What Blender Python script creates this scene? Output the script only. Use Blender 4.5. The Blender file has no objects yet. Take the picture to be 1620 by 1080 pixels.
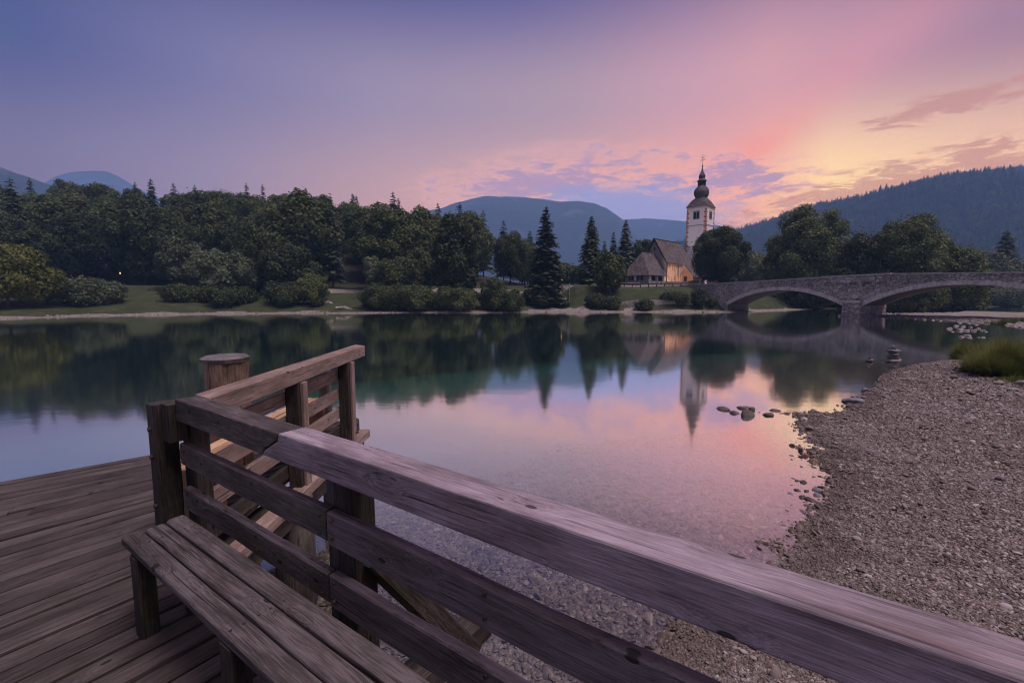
import bpy, math, random
import numpy as np
from mathutils import Vector, Matrix
R = math.radians
scn = bpy.context.scene
col = scn.collection
random.seed(7)
rng = np.random.default_rng(7)

# ------------------------------------------------------------------ camera, exposure
EYE = 2.6                 # eye above the lake, metres
DECK = 0.97               # jetty deck above the lake
PITCH = R(5.71)
cam_d = bpy.data.cameras.new('camera'); cam = bpy.data.objects.new('camera', cam_d); col.objects.link(cam)
cam.location = (0, 0, EYE); cam.rotation_euler = (R(90) - PITCH, 0, 0)
cam_d.lens = 16; cam_d.sensor_width = 36; cam_d.clip_start = 0.05; cam_d.clip_end = 20000
scn.camera = cam
scn.view_settings.view_transform = 'Standard'; scn.view_settings.look = 'None'
scn.view_settings.exposure = 0.0; scn.view_settings.gamma = 1.0
scn.render.engine = 'CYCLES'
scn.cycles.max_bounces = 8; scn.cycles.transparent_max_bounces = 12
scn.cycles.diffuse_bounces = 2; scn.cycles.glossy_bounces = 3; scn.cycles.volume_bounces = 1
scn.cycles.use_denoising = True; scn.cycles.filter_width = 1.15

# ------------------------------------------------------------------ node helpers
class NT:
    def __init__(s, tree): s.t = tree; s.n = tree.nodes; s.l = tree.links
    def new(s, typ, **kw):
        nd = s.n.new(typ)
        for k, v in kw.items():
            if k.startswith('i_'): s.put(nd, k[2:], v)
            else: setattr(nd, k, v)
        return nd
    def put(s, nd, key, v):
        sock = nd.inputs[int(key)] if str(key).isdigit() else nd.inputs[key]
        if isinstance(v, bpy.types.NodeSocket): s.l.new(v, sock)
        else: sock.default_value = v
    def m(s, op, a, b=0.0, c=0.0, clamp=False):
        nd = s.n.new('ShaderNodeMath'); nd.operation = op; nd.use_clamp = clamp
        for i, v in enumerate((a, b, c)):
            if isinstance(v, bpy.types.NodeSocket): s.l.new(v, nd.inputs[i])
            else: nd.inputs[i].default_value = v
        return nd.outputs[0]
    def vm(s, op, a, b=(0, 0, 0)):
        nd = s.n.new('ShaderNodeVectorMath'); nd.operation = op
        for i, v in enumerate((a, b)):
            if isinstance(v, bpy.types.NodeSocket): s.l.new(v, nd.inputs[i])
            else: nd.inputs[i].default_value = v
        return nd.outputs[0]
    def mix(s, f, a, b, blend='MIX'):
        nd = s.n.new('ShaderNodeMix'); nd.data_type = 'RGBA'; nd.blend_type = blend
        for k, v in ((0, f), (6, a), (7, b)):
            if isinstance(v, bpy.types.NodeSocket): s.l.new(v, nd.inputs[k])
            else: nd.inputs[k].default_value = v if k == 0 else (*v[:3], 1)
        return nd.outputs[2]
    def ramp(s, f, stops, interp='LINEAR'):
        nd = s.n.new('ShaderNodeValToRGB'); cr = nd.color_ramp; cr.interpolation = interp
        while len(cr.elements) < len(stops): cr.elements.new(0.5)
        for e, (p, c) in zip(cr.elements, stops):
            e.position = p; e.color = (c, c, c, 1) if not hasattr(c, '__len__') else (*c[:3], 1)
        s.l.new(f, nd.inputs[0]); return nd.outputs[0]
    def noise(s, vec, scale, detail=3, rough=0.55, dist=0.0, dim='3D'):
        nd = s.new('ShaderNodeTexNoise', noise_dimensions=dim); s.l.new(vec, nd.inputs['Vector'])
        nd.inputs['Scale'].default_value = scale; nd.inputs['Detail'].default_value = detail
        nd.inputs['Roughness'].default_value = rough; nd.inputs['Distortion'].default_value = dist
        return nd.outputs[0]
    def vor(s, vec, scale, feature='F1', rnd=1.0, out='Distance', dim='3D'):
        nd = s.new('ShaderNodeTexVoronoi', feature=feature, voronoi_dimensions=dim); s.l.new(vec, nd.inputs['Vector'])
        nd.inputs['Scale'].default_value = scale; nd.inputs['Randomness'].default_value = rnd
        return nd.outputs[out]
    def mapping(s, vec, scale=(1, 1, 1), loc=(0, 0, 0)):
        return s.vm('ADD', s.vm('MULTIPLY', vec, scale), loc)
    def sep(s, vec):
        nd = s.n.new('ShaderNodeSeparateXYZ'); s.l.new(vec, nd.inputs[0]); return nd.outputs
    def comb(s, x, y, z):
        nd = s.n.new('ShaderNodeCombineXYZ')
        for i, v in enumerate((x, y, z)):
            if isinstance(v, bpy.types.NodeSocket): s.l.new(v, nd.inputs[i])
            else: nd.inputs[i].default_value = v
        return nd.outputs[0]
    def smooth(s, x, a, b):
        nd = s.n.new('ShaderNodeMapRange'); nd.interpolation_type = 'SMOOTHSTEP'
        s.l.new(x, nd.inputs[0]); nd.inputs[1].default_value = a; nd.inputs[2].default_value = b
        return nd.outputs[0]
    def bump(s, h, strength, dist=0.02, normal=None):
        nd = s.n.new('ShaderNodeBump'); nd.inputs['Strength'].default_value = strength; nd.inputs['Distance'].default_value = dist
        s.l.new(h, nd.inputs['Height'])
        if normal is not None: s.l.new(normal, nd.inputs['Normal'])
        return nd.outputs[0]

def srgb(r, g, b):
    f = lambda c: (c / 255 / 12.92) if c / 255 <= 0.04045 else ((c / 255 + 0.055) / 1.055) ** 2.4
    return (f(r), f(g), f(b))

def new_mat(name):
    m = bpy.data.materials.new(name); m.use_nodes = True
    m.node_tree.nodes.clear(); t = NT(m.node_tree)
    out = t.new('ShaderNodeOutputMaterial'); b = t.new('ShaderNodeBsdfPrincipled')
    b.inputs['Specular IOR Level'].default_value = 0.3
    t.l.new(b.outputs[0], out.inputs[0])
    return m, t, b, out

# ------------------------------------------------------------------ world: afterglow sky
def build_world():
    w = bpy.data.worlds.new('World'); scn.world = w; w.use_nodes = True
    w.node_tree.nodes.clear(); t = NT(w.node_tree)
    out = t.new('ShaderNodeOutputWorld')
    tc = t.new('ShaderNodeTexCoord').outputs['Generated']
    d = t.vm('NORMALIZE', tc); x, y, z = t.sep(d)
    az = t.m('ARCTAN2', x, y)                                   # 0 ahead, + to the right
    azf = t.m('ADD', t.m('DIVIDE', az, 2 * math.pi), 0.5)        # 0..1, 0.5 ahead
    el = t.m('DIVIDE', t.m('ARCSINE', z), math.pi / 180)         # degrees
    A = lambda deg: deg / 360 + 0.5
    BACK = (74, 68, 80); SIDE = (98, 92, 122)
    row = lambda stops: t.ramp(azf, [(A(a), srgb(*c)) for a, c in stops])
    r0 = row([(-180, BACK), (-100, SIDE), (-46, (130, 124, 160)), (-30, (166, 140, 164)), (-15, (204, 156, 162)), (0, (192, 156, 178)), (16, (150, 157, 202)), (25, (196, 170, 188)), (33, (255, 200, 138)), (46, (244, 176, 136)), (95, (150, 120, 130)), (180, BACK)])
    r1 = row([(-180, BACK), (-100, SIDE), (-46, (116, 114, 158)), (-33, (142, 132, 168)), (-16, (184, 152, 168)), (0, (212, 166, 174)), (16, (228, 166, 166)), (27, (240, 172, 164)), (34, (255, 216, 174)), (46, (236, 192, 174)), (95, (150, 124, 138)), (180, BACK)])
    r2 = row([(-180, BACK), (-100, SIDE), (-46, (72, 84, 144)), (-32, (116, 114, 162)), (-16, (148, 136, 170)), (7, (171, 148, 170)), (20, (196, 154, 175)), (28, (208, 157, 172)), (36, (190, 146, 168)), (46, (160, 127, 157)), (100, (130, 112, 140)), (180, BACK)])
    r3 = row([(-180, (100, 90, 106)), (-100, (98, 92, 126)), (-46, (42, 60, 124)), (0, (84, 88, 152)), (30, (128, 108, 150)), (46, (108, 94, 140)), (100, (120, 104, 132)), (180, (100, 90, 106))])
    r4 = row([(-180, (200, 172, 196)), (180, (200, 172, 196))])
    c = t.mix(t.smooth(el, 3, 12), r0, r1)
    c = t.mix(t.smooth(el, 11, 22), c, r2)
    c = t.mix(t.smooth(el, 22, 34), c, r3)
    c = t.mix(t.smooth(el, 40, 62), c, r4)
    # a cloud sheet seen in true perspective
    den = t.m('ADD', z, 0.05)
    u = t.m('DIVIDE', x, den); v = t.m('DIVIDE', y, den)
    p = t.comb(u, v, 0.0)
    azd = t.m('DIVIDE', az, math.pi / 180)
    aee = t.comb(azd, el, 0.0)
    n_big = t.noise(p, 0.33, 7, 0.62, 0.6)
    n1 = t.noise(t.mapping(aee, (0.105, 0.30, 1), (3.2, 7.1, 0)), 1.0, 9, 0.66, 0.45)
    n2 = t.noise(t.mapping(aee, (0.36, 1.5, 1), (1.2, 2.7, 3)), 1.0, 7, 0.72, 0.5)
    def blob(a0, e0, ra, re, tilt=0.0):
        da = t.m('DIVIDE', t.m('SUBTRACT', azd, a0), ra)
        de = t.m('DIVIDE', t.m('SUBTRACT', t.m('SUBTRACT', el, e0), t.m('MULTIPLY', t.m('SUBTRACT', azd, a0), tilt)), re)
        return t.m('EXPONENT', t.m('MULTIPLY', t.m('ADD', t.m('MULTIPLY', da, da), t.m('MULTIPLY', de, de)), -1.0))
    # rose streak rising from the tower towards the upper right, a warmer core near its foot
    st = t.m('MULTIPLY', blob(34, 20.5, 14, 3.2, 0.60), t.smooth(n_big, 0.2, 0.75))
    c = t.mix(t.m('MULTIPLY', st, 0.40), c, srgb(238, 152, 168))
    c = t.mix(t.m('MULTIPLY', blob(27.0, 15.2, 5, 1.6, 0.5), 0.5), c, srgb(240, 148, 148))
    # blue opening over the far mountains
    # violet cloud bank, ragged, with pink rims
    bank = t.m('ADD', blob(-3, 12.2, 10, 3.2, 0.16), t.m('ADD', t.m('MULTIPLY', blob(10, 14.6, 9, 2.6, 0.02), 1.0), t.m('MULTIPLY', blob(26, 12.6, 8, 2.3, -0.12), 1.1)))
    nn = t.m('ADD', t.m('MULTIPLY', n1, .62), t.m('MULTIPLY', n2, .48))
    k = t.m('ADD', t.m('MULTIPLY', bank, 0.50), t.m('MULTIPLY', t.m('SUBTRACT', nn, 0.55), 3.6))
    rim = t.m('MULTIPLY', t.smooth(k, 0.02, 0.40), t.smooth(bank, .08, .4))
    core = t.m('MULTIPLY', t.smooth(k, 0.16, 0.62), t.smooth(bank, .12, .5))
    c = t.mix(t.m('MULTIPLY', rim, 0.42), c, srgb(244, 184, 176))
    c = t.mix(t.m('MULTIPLY', core, 0.85), c, srgb(162, 142, 186))
    c = t.mix(t.m('MULTIPLY', t.smooth(t.m('ADD', blob(13.0, 9.2, 13, 4.4), t.m('MULTIPLY', t.m('SUBTRACT', nn, .55), 1.5)), .25, .80), .94), c, srgb(143, 153, 206))
    # smoky streaks low on the right
    lo = t.m('ADD', blob(42, 10.5, 13, 2.3, 0.10), t.m('MULTIPLY', blob(30, 6.6, 8, 2.2, 0.1), 1.0))
    lo = t.m('ADD', lo, t.m('MULTIPLY', blob(42.5, 16.4, 5.5, 1.1, 0.06), 1.0))
    n3 = t.noise(t.mapping(aee, (0.26, 1.25, 1), (1.3, 4.1, 0)), 1.0, 10, 0.7, 0.6)
    k2 = t.m('ADD', t.m('MULTIPLY', lo, 0.5), t.m('MULTIPLY', t.m('SUBTRACT', n3, 0.5), 2.4))
    c = t.mix(t.m('MULTIPLY', t.m('MULTIPLY', t.smooth(k2, 0.12, 0.42), t.smooth(lo, .1, .4)), 0.75), c, srgb(190, 140, 146))
    # below the horizon
    c = t.mix(t.smooth(el, 0.0, -4.0), c, srgb(60, 60, 80))
    # the low sky is seen through kilometres of air: its own light is stronger by what that air takes away
    path = t.m('MINIMUM', t.m('DIVIDE', AIRTOP, t.m('MAXIMUM', z, 0.03)), AIRSIDE)
    T = t.m('EXPONENT', t.m('MULTIPLY', path, -HAZE))
    sub = t.vm('MULTIPLY', t.comb(*AIRLIGHT), t.comb(t.m('SUBTRACT', 1, T), t.m('SUBTRACT', 1, T), t.m('SUBTRACT', 1, T)))
    c = t.vm('MAXIMUM', t.vm('DIVIDE', t.vm('SUBTRACT', c, sub), t.comb(T, T, T)), (0, 0, 0))
    bg = t.new('ShaderNodeBackground'); t.l.new(c, bg.inputs[0]); bg.inputs[1].default_value = SKY
    sk = t.new('ShaderNodeTexSky', sky_type='NISHITA', sun_disc=False, sun_elevation=R(1.5), sun_rotation=SUN_AZ)
    bg2 = t.new('ShaderNodeBackground', i_Color=sk.outputs[0], i_Strength=0.05)
    add = t.new('ShaderNodeAddShader'); t.l.new(bg.outputs[0], add.inputs[0]); t.l.new(bg2.outputs[0], add.inputs[1])
    t.l.new(add.outputs[0], out.inputs[0])
SKY = 1.0
HAZE = 3.7e-4; AIRTOP = 640.0; AIRSIDE = 4500.0; AIRLIGHT = (.135, .205, .44)
SUN_AZ = R(118); SUN_EL = R(68)
build_world()
sd_ = bpy.data.lights.new('sun', 'SUN'); sun = bpy.data.objects.new('sun', sd_); col.objects.link(sun)
sd_.energy = 3.9; sd_.angle = R(30); sd_.color = (1.0, 0.83, 0.84)
sun.rotation_euler = (R(90) - SUN_EL, 0, -SUN_AZ + math.pi)
sun.rotation_euler = Vector((math.sin(SUN_AZ) * math.cos(SUN_EL), math.cos(SUN_AZ) * math.cos(SUN_EL), math.sin(SUN_EL))).to_track_quat('Z', 'Y').to_euler()

# ------------------------------------------------------------------ layout helpers (measured bearings -> metres)
_c, _s = math.cos(PITCH), math.sin(PITCH)
def ray(px, py):
    a, b = (px - 810) / 720, (540 - py) / 720
    return np.array([a, _c + b * _s, -_s + b * _c])
def at_y(px, py, Y):
    d = ray(px, py); return np.array([0, 0, EYE]) + d * (Y / d[1])
def at_z(px, py, z=0.0):
    d = ray(px, py); return np.array([0, 0, EYE]) + d * ((z - EYE) / d[2])
def px_of(p):
    X, Y, Z = p[0], p[1], p[2] - EYE
    f = Y * _c - Z * _s; return 810 + 720 * X / f, 540 - 720 * (Y * _s + Z * _c) / f

# ------------------------------------------------------------------ object helpers
def tag(o, label=None, cat=None, group=None, kind=None):
    if label: o['label'] = label
    if cat: o['category'] = cat
    if group: o['group'] = group
    if kind: o['kind'] = kind
    return o
def empty(name, loc=(0, 0, 0), rz=0.0, scale=(1, 1, 1)):
    o = bpy.data.objects.new(name, None); col.objects.link(o); o.location = loc; o.rotation_euler.z = rz; o.scale = scale
    o.empty_display_size = 0.3
    return o
def mesh_np(name, V, F, mat, smooth=False, attrs=None):
    """V (n,3); F (m,k) array or list of lists"""
    me = bpy.data.meshes.new(name)
    V = np.asarray(V, dtype=np.float32)
    if isinstance(F, np.ndarray):
        k = F.shape[1]; m = F.shape[0]
        me.vertices.add(len(V)); me.vertices.foreach_set('co', V.ravel())
        me.loops.add(m * k); me.loops.foreach_set('vertex_index', F.astype(np.int32).ravel())
        me.polygons.add(m); me.polygons.foreach_set('loop_start', np.arange(0, m * k, k, dtype=np.int32))
        me.update(calc_edges=True)
    else:
        me.from_pydata([tuple(v) for v in V.tolist()], [], F); me.update()
    if smooth: me.polygons.foreach_set('use_smooth', np.ones(len(me.polygons), dtype=bool))
    if attrs:
        for nm, arr in attrs.items():
            arr = np.asarray(arr, dtype=np.float32)
            ty = 'FLOAT_VECTOR' if arr.ndim == 2 else ('FLOAT')
            at = me.attributes.new(nm, ty, 'POINT')
            at.data.foreach_set('vector' if arr.ndim == 2 else 'value', arr.ravel())
    for mm in (mat if isinstance(mat, (list, tuple)) else [mat]): me.materials.append(mm)
    return me
def link(name, me, parent=None, loc=None, rz=None):
    o = bpy.data.objects.new(name, me); col.objects.link(o)
    if parent is not None: o.parent = parent
    if loc is not None: o.location = loc
    if rz is not None: o.rotation_euler.z = rz
    return o
class MB:
    """collects shapes; every vertex carries 'gc', its place along and across its own board"""
    def __init__(s): s.v = []; s.f = []; s.g = []
    def add(s, V, F, G=None):
        n = len(s.v); s.v += [tuple(map(float, p)) for p in V]; s.f += [[i + n for i in f] for f in F]
        s.g += [tuple(map(float, p)) for p in (G if G is not None else V)]
    def box(s, a, b, w, h, up=(0, 0, 1), bev=0.0, seg=1, wob=0.0, w2=None, h2=None):
        """a beam from a to b, w across, h along up; chamfered edges, slight wobble along it"""
        a = Vector(a); b = Vector(b); ax = (b - a); L = ax.length; ax.normalize()
        up = Vector(up); side = ax.cross(up)
        if side.length < 1e-4: side = ax.cross(Vector((0, 1, 0)))
        side.normalize(); up = side.cross(ax).normalized()
        go = Vector((random.uniform(0, 60), random.uniform(0, 60), random.uniform(0, 60)))
        V = []; G = []; rings = seg + 1
        for i in range(rings):
            t_ = i / seg; ww = (w + ((w2 or w) - w) * t_) / 2; hh = (h + ((h2 or h) - h) * t_) / 2
            ow = random.gauss(0, wob); oh = random.gauss(0, wob)
            if bev > 0:
                bb = bev * random.uniform(.7, 1.4)
                prof = [(-ww + bb, -hh), (ww - bb, -hh), (ww, -hh + bb), (ww, hh - bb), (ww - bb, hh), (-ww + bb, hh), (-ww, hh - bb), (-ww, -hh + bb)]
            else: prof = [(-ww, -hh), (ww, -hh), (ww, hh), (-ww, hh)]
            for (q, r_) in prof:
                V.append(a + ax * (L * t_) + side * (q + ow) + up * (r_ + oh)); G.append(go + Vector((L * t_, q, r_)))
        k = len(prof); F = []
        for i in range(seg):
            for j in range(k):
                F.append([i * k + j, i * k + (j + 1) % k, (i + 1) * k + (j + 1) % k, (i + 1) * k + j])
        F.append(list(range(k - 1, -1, -1))); F.append([seg * k + j for j in range(k)])
        F = [f[::-1] for f in F]
        s.add(V, F, G)
    def prism(s, pts, depth_vec, G=None, go=None):
        """polygon pts (3-D list) extruded by depth_vec"""
        n = len(pts); P = [Vector(p) for p in pts]; D = Vector(depth_vec)
        V = P + [p + D for p in P]
        F = [list(range(n)), list(range(2 * n - 1, n - 1, -1))] + [[i, i + n, (i + 1) % n + n, (i + 1) % n] for i in range(n)]
        s.add(V, F, G)
    def tube(s, path, radii, k=10, caps=True, jit=0.0, ell=1.0):
        P = [Vector(p) for p in path]; V = []; G = []; go = Vector((random.uniform(0, 60), random.uniform(0, 60), 0)); L = 0
        for i, p in enumerate(P):
            tdir = (P[min(i + 1, len(P) - 1)] - P[max(i - 1, 0)]).normalized()
            sd = tdir.cross(Vector((0.0, 0.01, 1)) if abs(tdir.z) < .95 else Vector((0, 1, 0.0))).normalized(); up = sd.cross(tdir)
            if i: L += (p - P[i - 1]).length
            for j in range(k):
                an = 2 * math.pi * j / k; rr = radii[i] * (1 + random.uniform(-jit, jit))
                V.append(p + sd * math.cos(an) * rr + up * math.sin(an) * rr * ell); G.append(go + Vector((L, math.cos(an) * rr, math.sin(an) * rr)))
        F = []
        for i in range(len(P) - 1):
            for j in range(k): F.append([i * k + j, (i + 1) * k + j, (i + 1) * k + (j + 1) % k, i * k + (j + 1) % k])
        if caps: F.append(list(range(k))[::1]); F.append([(len(P) - 1) * k + j for j in range(k)][::-1])
        s.add(V, F, G)
    def build(s, name, mat, parent=None, smooth=False, loc=None, rz=None):
        me = bpy.data.meshes.new(name); me.from_pydata(s.v, [], s.f); me.update()
        at = me.attributes.new('gc', 'FLOAT_VECTOR', 'POINT'); at.data.foreach_set('vector', np.array(s.g, dtype=np.float32).ravel())
        if smooth: me.polygons.foreach_set('use_smooth', np.ones(len(me.polygons), dtype=bool))
        me.materials.append(mat)
        return link(name, me, parent, loc, rz)
def fix_normals(o):
    import bmesh
    bm = bmesh.new(); bm.from_mesh(o.data); bmesh.ops.recalc_face_normals(bm, faces=bm.faces); bm.to_mesh(o.data); bm.free(); return o

# ------------------------------------------------------------------ materials
def mat_wood(name, dark, mid, light, grain=1.0, rough=0.75, moss=0.0, stain=None, fresh=0.0):
    m, t, b, out = new_mat(name)
    g = t.new('ShaderNodeAttribute', attribute_name='gc').outputs['Vector']
    # knots bend the grain
    gx, gy, gz = t.sep(g)
    kv = t.comb(t.m('MULTIPLY', gx, 2.1), t.m('MULTIPLY', t.m('ADD', gy, gz), 4.6), 0.0)
    kd = t.vor(kv, 1.0, 'F1', 1.0, dim='2D')
    knot = t.m('MULTIPLY', t.smooth(kd, 0.052, 0.032), t.m('GREATER_THAN', t.sep(t.vor(kv, 1.0, 'F1', 1.0, 'Color', dim='2D'))[0], .45)); halo = t.smooth(kd, 0.30, 0.04)
    warp = t.noise(t.mapping(g, (0.8, 3, 3)), 1.0, 2, 0.5)
    wv = t.m('ADD', t.m('MULTIPLY', t.m('SUBTRACT', warp, .5), 0.06), t.m('MULTIPLY', halo, 0.022))
    gw = t.comb(gx, t.m('ADD', gy, wv), t.m('ADD', gz, wv))
    fine = t.noise(t.mapping(gw, (6.5, 230, 230)), 1.0, 4, 0.7)
    med = t.noise(t.mapping(gw, (2.6, 70, 70)), 1.0, 5, 0.62)
    big = t.noise(t.mapping(g, (2.2, 6, 6)), 1.0, 5, 0.65)
    crack = t.smooth(t.noise(t.mapping(gw, (0.8, 55, 55), (4, 9, 2)), 1.0, 3, 0.5), 0.36, 0.27)
    cen = lambda x, w: t.m('MULTIPLY', t.m('SUBTRACT', x, .5), w)
    f = t.m('ADD', t.m('ADD', t.m('ADD', cen(fine, .62 * grain), cen(med, .42)), cen(big, .75)), .5)
    isl = t.new('ShaderNodeNewGeometry').outputs['Random Per Island']
    f = t.m('ADD', f, t.m('MULTIPLY', t.m('SUBTRACT', isl, .5), .16))
    chk = t.m('MULTIPLY', t.smooth(t.noise(t.mapping(gw, (1.6, 90, 90), (9, 3, 1)), 1.0, 2, 0.5), 0.40, 0.30), t.smooth(t.noise(t.mapping(g, (1.2, 6, 6), (1, 1, 8)), 1.0, 3, .6), .42, .6))
    c = t.ramp(f, [(0.32, dark), (0.5, mid), (0.68, light)])
    c = t.mix(t.m('MULTIPLY', chk, .8), c, tuple(v * .3 for v in dark))
    c = t.mix(t.m('MULTIPLY', crack, .75), c, tuple(v * .22 for v in dark))
    c = t.mix(t.m('MULTIPLY', knot, .9), c, tuple(v * .25 for v in dark))
    if stain:
        sm = t.m('MULTIPLY', t.smooth(t.noise(t.mapping(g, (1.5, 9, 9), (7, 1, 3)), 1.0, 5, .65), .56, .72), .6)
        c = t.mix(sm, c, stain)
    if moss:
        mm = t.m('MULTIPLY', t.smooth(t.noise(t.mapping(g, (3, 10, 10), (2, 5, 1)), 1.0, 5, .65), .5, .7), moss)
        c = t.mix(mm, c, (0.07, 0.085, 0.035))
    t.l.new(c, b.inputs['Base Color'])
    b.inputs['Roughness'].default_value = rough
    h = t.m('SUBTRACT', t.m('ADD', t.m('MULTIPLY', fine, .5), t.m('MULTIPLY', med, .7)), t.m('ADD', t.m('MULTIPLY', crack, 1.3), t.m('MULTIPLY', knot, .8)))
    t.l.new(t.bump(h, 0.8, 0.006), b.inputs['Normal'])
    return m

def mat_foliage(name, c1, c2, c3, tr=0.25):
    m, t, b, out = new_mat(name)
    ge = t.new('ShaderNodeNewGeometry'); isl = ge.outputs['Random Per Island']
    oi = t.new('ShaderNodeObjectInfo').outputs['Random']
    tc = t.new('ShaderNodeTexCoord').outputs['Object']
    n = t.noise(tc, 0.45, 3, .6)
    f = t.m('ADD', t.m('MULTIPLY', n, .50), t.m('ADD', t.m('MULTIPLY', isl, .28), t.m('MULTIPLY', oi, .42)))
    c = t.ramp(f, [(0.3, c1), (0.58, c2), (0.85, c3)])
    t.l.new(c, b.inputs['Base Color']); b.inputs['Roughness'].default_value = .6
    b.inputs['Specular IOR Level'].default_value = .25
    trn = t.new('ShaderNodeBsdfTranslucent'); t.l.new(c, trn.inputs[0])
    mx = t.new('ShaderNodeMixShader'); mx.inputs[0].default_value = tr
    t.l.new(b.outputs[0], mx.inputs[1]); t.l.new(trn.outputs[0], mx.inputs[2]); t.l.new(mx.outputs[0], out.inputs[0])
    return m

def mat_noise(name, c1, c2, scale=3.0, rough=.85, bump=.4, dist=.02, detail=6, coords='Object', stretch=(1, 1, 1)):
    m, t, b, out = new_mat(name)
    tc = t.new('ShaderNodeTexCoord').outputs[coords]; v = t.mapping(tc, stretch)
    n = t.noise(v, scale, detail, .62)
    c = t.ramp(n, [(.3, c1), (.7, c2)]); t.l.new(c, b.inputs['Base Color']); b.inputs['Roughness'].default_value = rough
    t.l.new(t.bump(t.noise(v, scale * 4, 4, .6), bump, dist), b.inputs['Normal'])
    return m

def mat_masonry(name, scale=2.2, stretch=(1, 1, 1.6), c1=(.10, .09, .085), c2=(.42, .39, .37), mortar=(.05, .045, .045), uvattr='gc', edge=.055, pale=(.5, .46, .44)):
    m, t, b, out = new_mat(name)
    g = t.new('ShaderNodeAttribute', attribute_name=uvattr).outputs['Vector']
    v = t.mapping(g, stretch)
    wob = t.new('ShaderNodeTexNoise'); t.l.new(v, wob.inputs['Vector']); wob.inputs['Scale'].default_value = 2.0
    v = t.vm('ADD', v, t.vm('MULTIPLY', t.vm('SUBTRACT', wob.outputs['Color'], (.5, .5, .5)), (.25, .25, .25)))
    e = t.vor(v, scale, 'DISTANCE_TO_EDGE', .75); cc = t.vor(v, scale, 'F1', .75, 'Color')
    rnd = t.sep(cc)[0]
    big = t.noise(g, .35, 4, .6)
    n = t.noise(g, 7, 5, .65)
    f = t.m('ADD', t.m('ADD', t.m('MULTIPLY', rnd, .5), t.m('MULTIPLY', n, .3)), t.m('MULTIPLY', t.m('SUBTRACT', big, .5), 1.1))
    c = t.ramp(f, [(.1, c1), (.5, c2), (.9, pale)])
    streak = t.smooth(t.noise(t.mapping(g, (1.3, 1.3, .25), (5, 2, 0)), 1.0, 5, .65), .5, .75)
    c = t.mix(t.m('MULTIPLY', streak, .6), c, c1)
    mo = t.smooth(e, edge, edge * .35)
    c = t.mix(mo, c, mortar)
    t.l.new(c, b.inputs['Base Color']); b.inputs['Roughness'].default_value = .9
    h = t.m('ADD', t.smooth(e, 0, edge * 2.2), t.m('MULTIPLY', n, .4))
    t.l.new(t.bump(h, .9, .05), b.inputs['Normal'])
    return m

M = {}
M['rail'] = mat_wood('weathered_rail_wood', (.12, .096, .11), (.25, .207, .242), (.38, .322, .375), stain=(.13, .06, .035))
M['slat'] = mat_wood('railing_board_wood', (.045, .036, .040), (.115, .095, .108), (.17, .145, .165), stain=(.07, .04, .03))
M['old'] = mat_wood('old_grey_wood', (.020, .015, .014), (.062, .050, .050), (.155, .131, .137), grain=1.1, moss=.35)
M['deckw'] = mat_wood('deck_wood', (.022, .017, .016), (.050, .0405, .039), (.095, .080, .078), stain=(.06, .05, .045))
M['bench'] = mat_wood('bench_wood', (.019, .015, .0145), (.048, .040, .0395), (.115, .10, .105), grain=1.3)
M['tan'] = mat_wood('tan_wood', (.11, .078, .066), (.21, .152, .13), (.32, .245, .22), grain=.8)
M['fresh'] = mat_wood('fresh_cut_wood', (.30, .18, .09), (.46, .29, .16), (.56, .38, .24), grain=.35)
M['pile'] = mat_wood('wet_pile_wood', (.010, .008, .007), (.026, .020, .018), (.070, .054, .048), grain=1.2, moss=.3)
M['endg'] = mat_noise('pile_cap_metal', (.07, .065, .065), (.17, .155, .16), 9, .6, .5)
M['iron'] = mat_noise('rusty_iron', (.025, .02, .02), (.06, .045, .04), 20, .6, .3)
M['rock'] = mat_noise('shore_rock', (.035, .028, .025), (.13, .11, .10), 6, .8, .7, .02)
M['rock_far'] = mat_noise('pale_limestone', (.14, .125, .118), (.33, .30, .285), 3, .85, .5)
M['leafA'] = mat_foliage('beech_leaves', (.028, .042, .012), (.062, .086, .023), (.108, .136, .037))
M['leafB'] = mat_foliage('dark_leaves', (.022, .034, .012), (.046, .066, .020), (.084, .110, .033))
M['leafE'] = mat_foliage('maple_leaves', (.045, .062, .018), (.10, .132, .038), (.18, .22, .065))
M['leafC'] = mat_foliage('willow_leaves', (.05, .068, .034), (.095, .125, .062), (.16, .20, .105))
M['leafD'] = mat_foliage('oak_leaves', (.038, .046, .009), (.07, .082, .016), (.12, .135, .03))
M['needle'] = mat_foliage('spruce_needles', (.026, .040, .021), (.046, .068, .033), (.075, .104, .05), .1)
M['bark'] = mat_noise('bark', (.035, .028, .022), (.085, .07, .055), 4, .9, .8, .03, stretch=(3, 3, .6))
M['masonry'] = mat_masonry('rubble_masonry', 3.0, (1.0, 1.0, 1.7), (.16, .145, .14), (.36, .33, .32), (.07, .062, .06), pale=(.54, .50, .485))
M['ashlar'] = mat_masonry('ashlar_stone', 1.5, (1, 1, 1.7), (.2, .18, .17), (.36, .33, .32), (.07, .06, .06), edge=.04, pale=(.48, .44, .43))
M['coping'] = mat_noise('coping_stone', (.22, .20, .195), (.42, .385, .375), 2.5, .9, .4)
M['ring'] = mat_noise('arch_stone', (.30, .275, .265), (.56, .52, .51), 1.7, .9, .4)
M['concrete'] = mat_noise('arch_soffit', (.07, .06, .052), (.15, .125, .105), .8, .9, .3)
M['black'] = mat_noise('dark_opening', (.008, .008, .01), (.015, .014, .016), 3, .7, .1)

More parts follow.
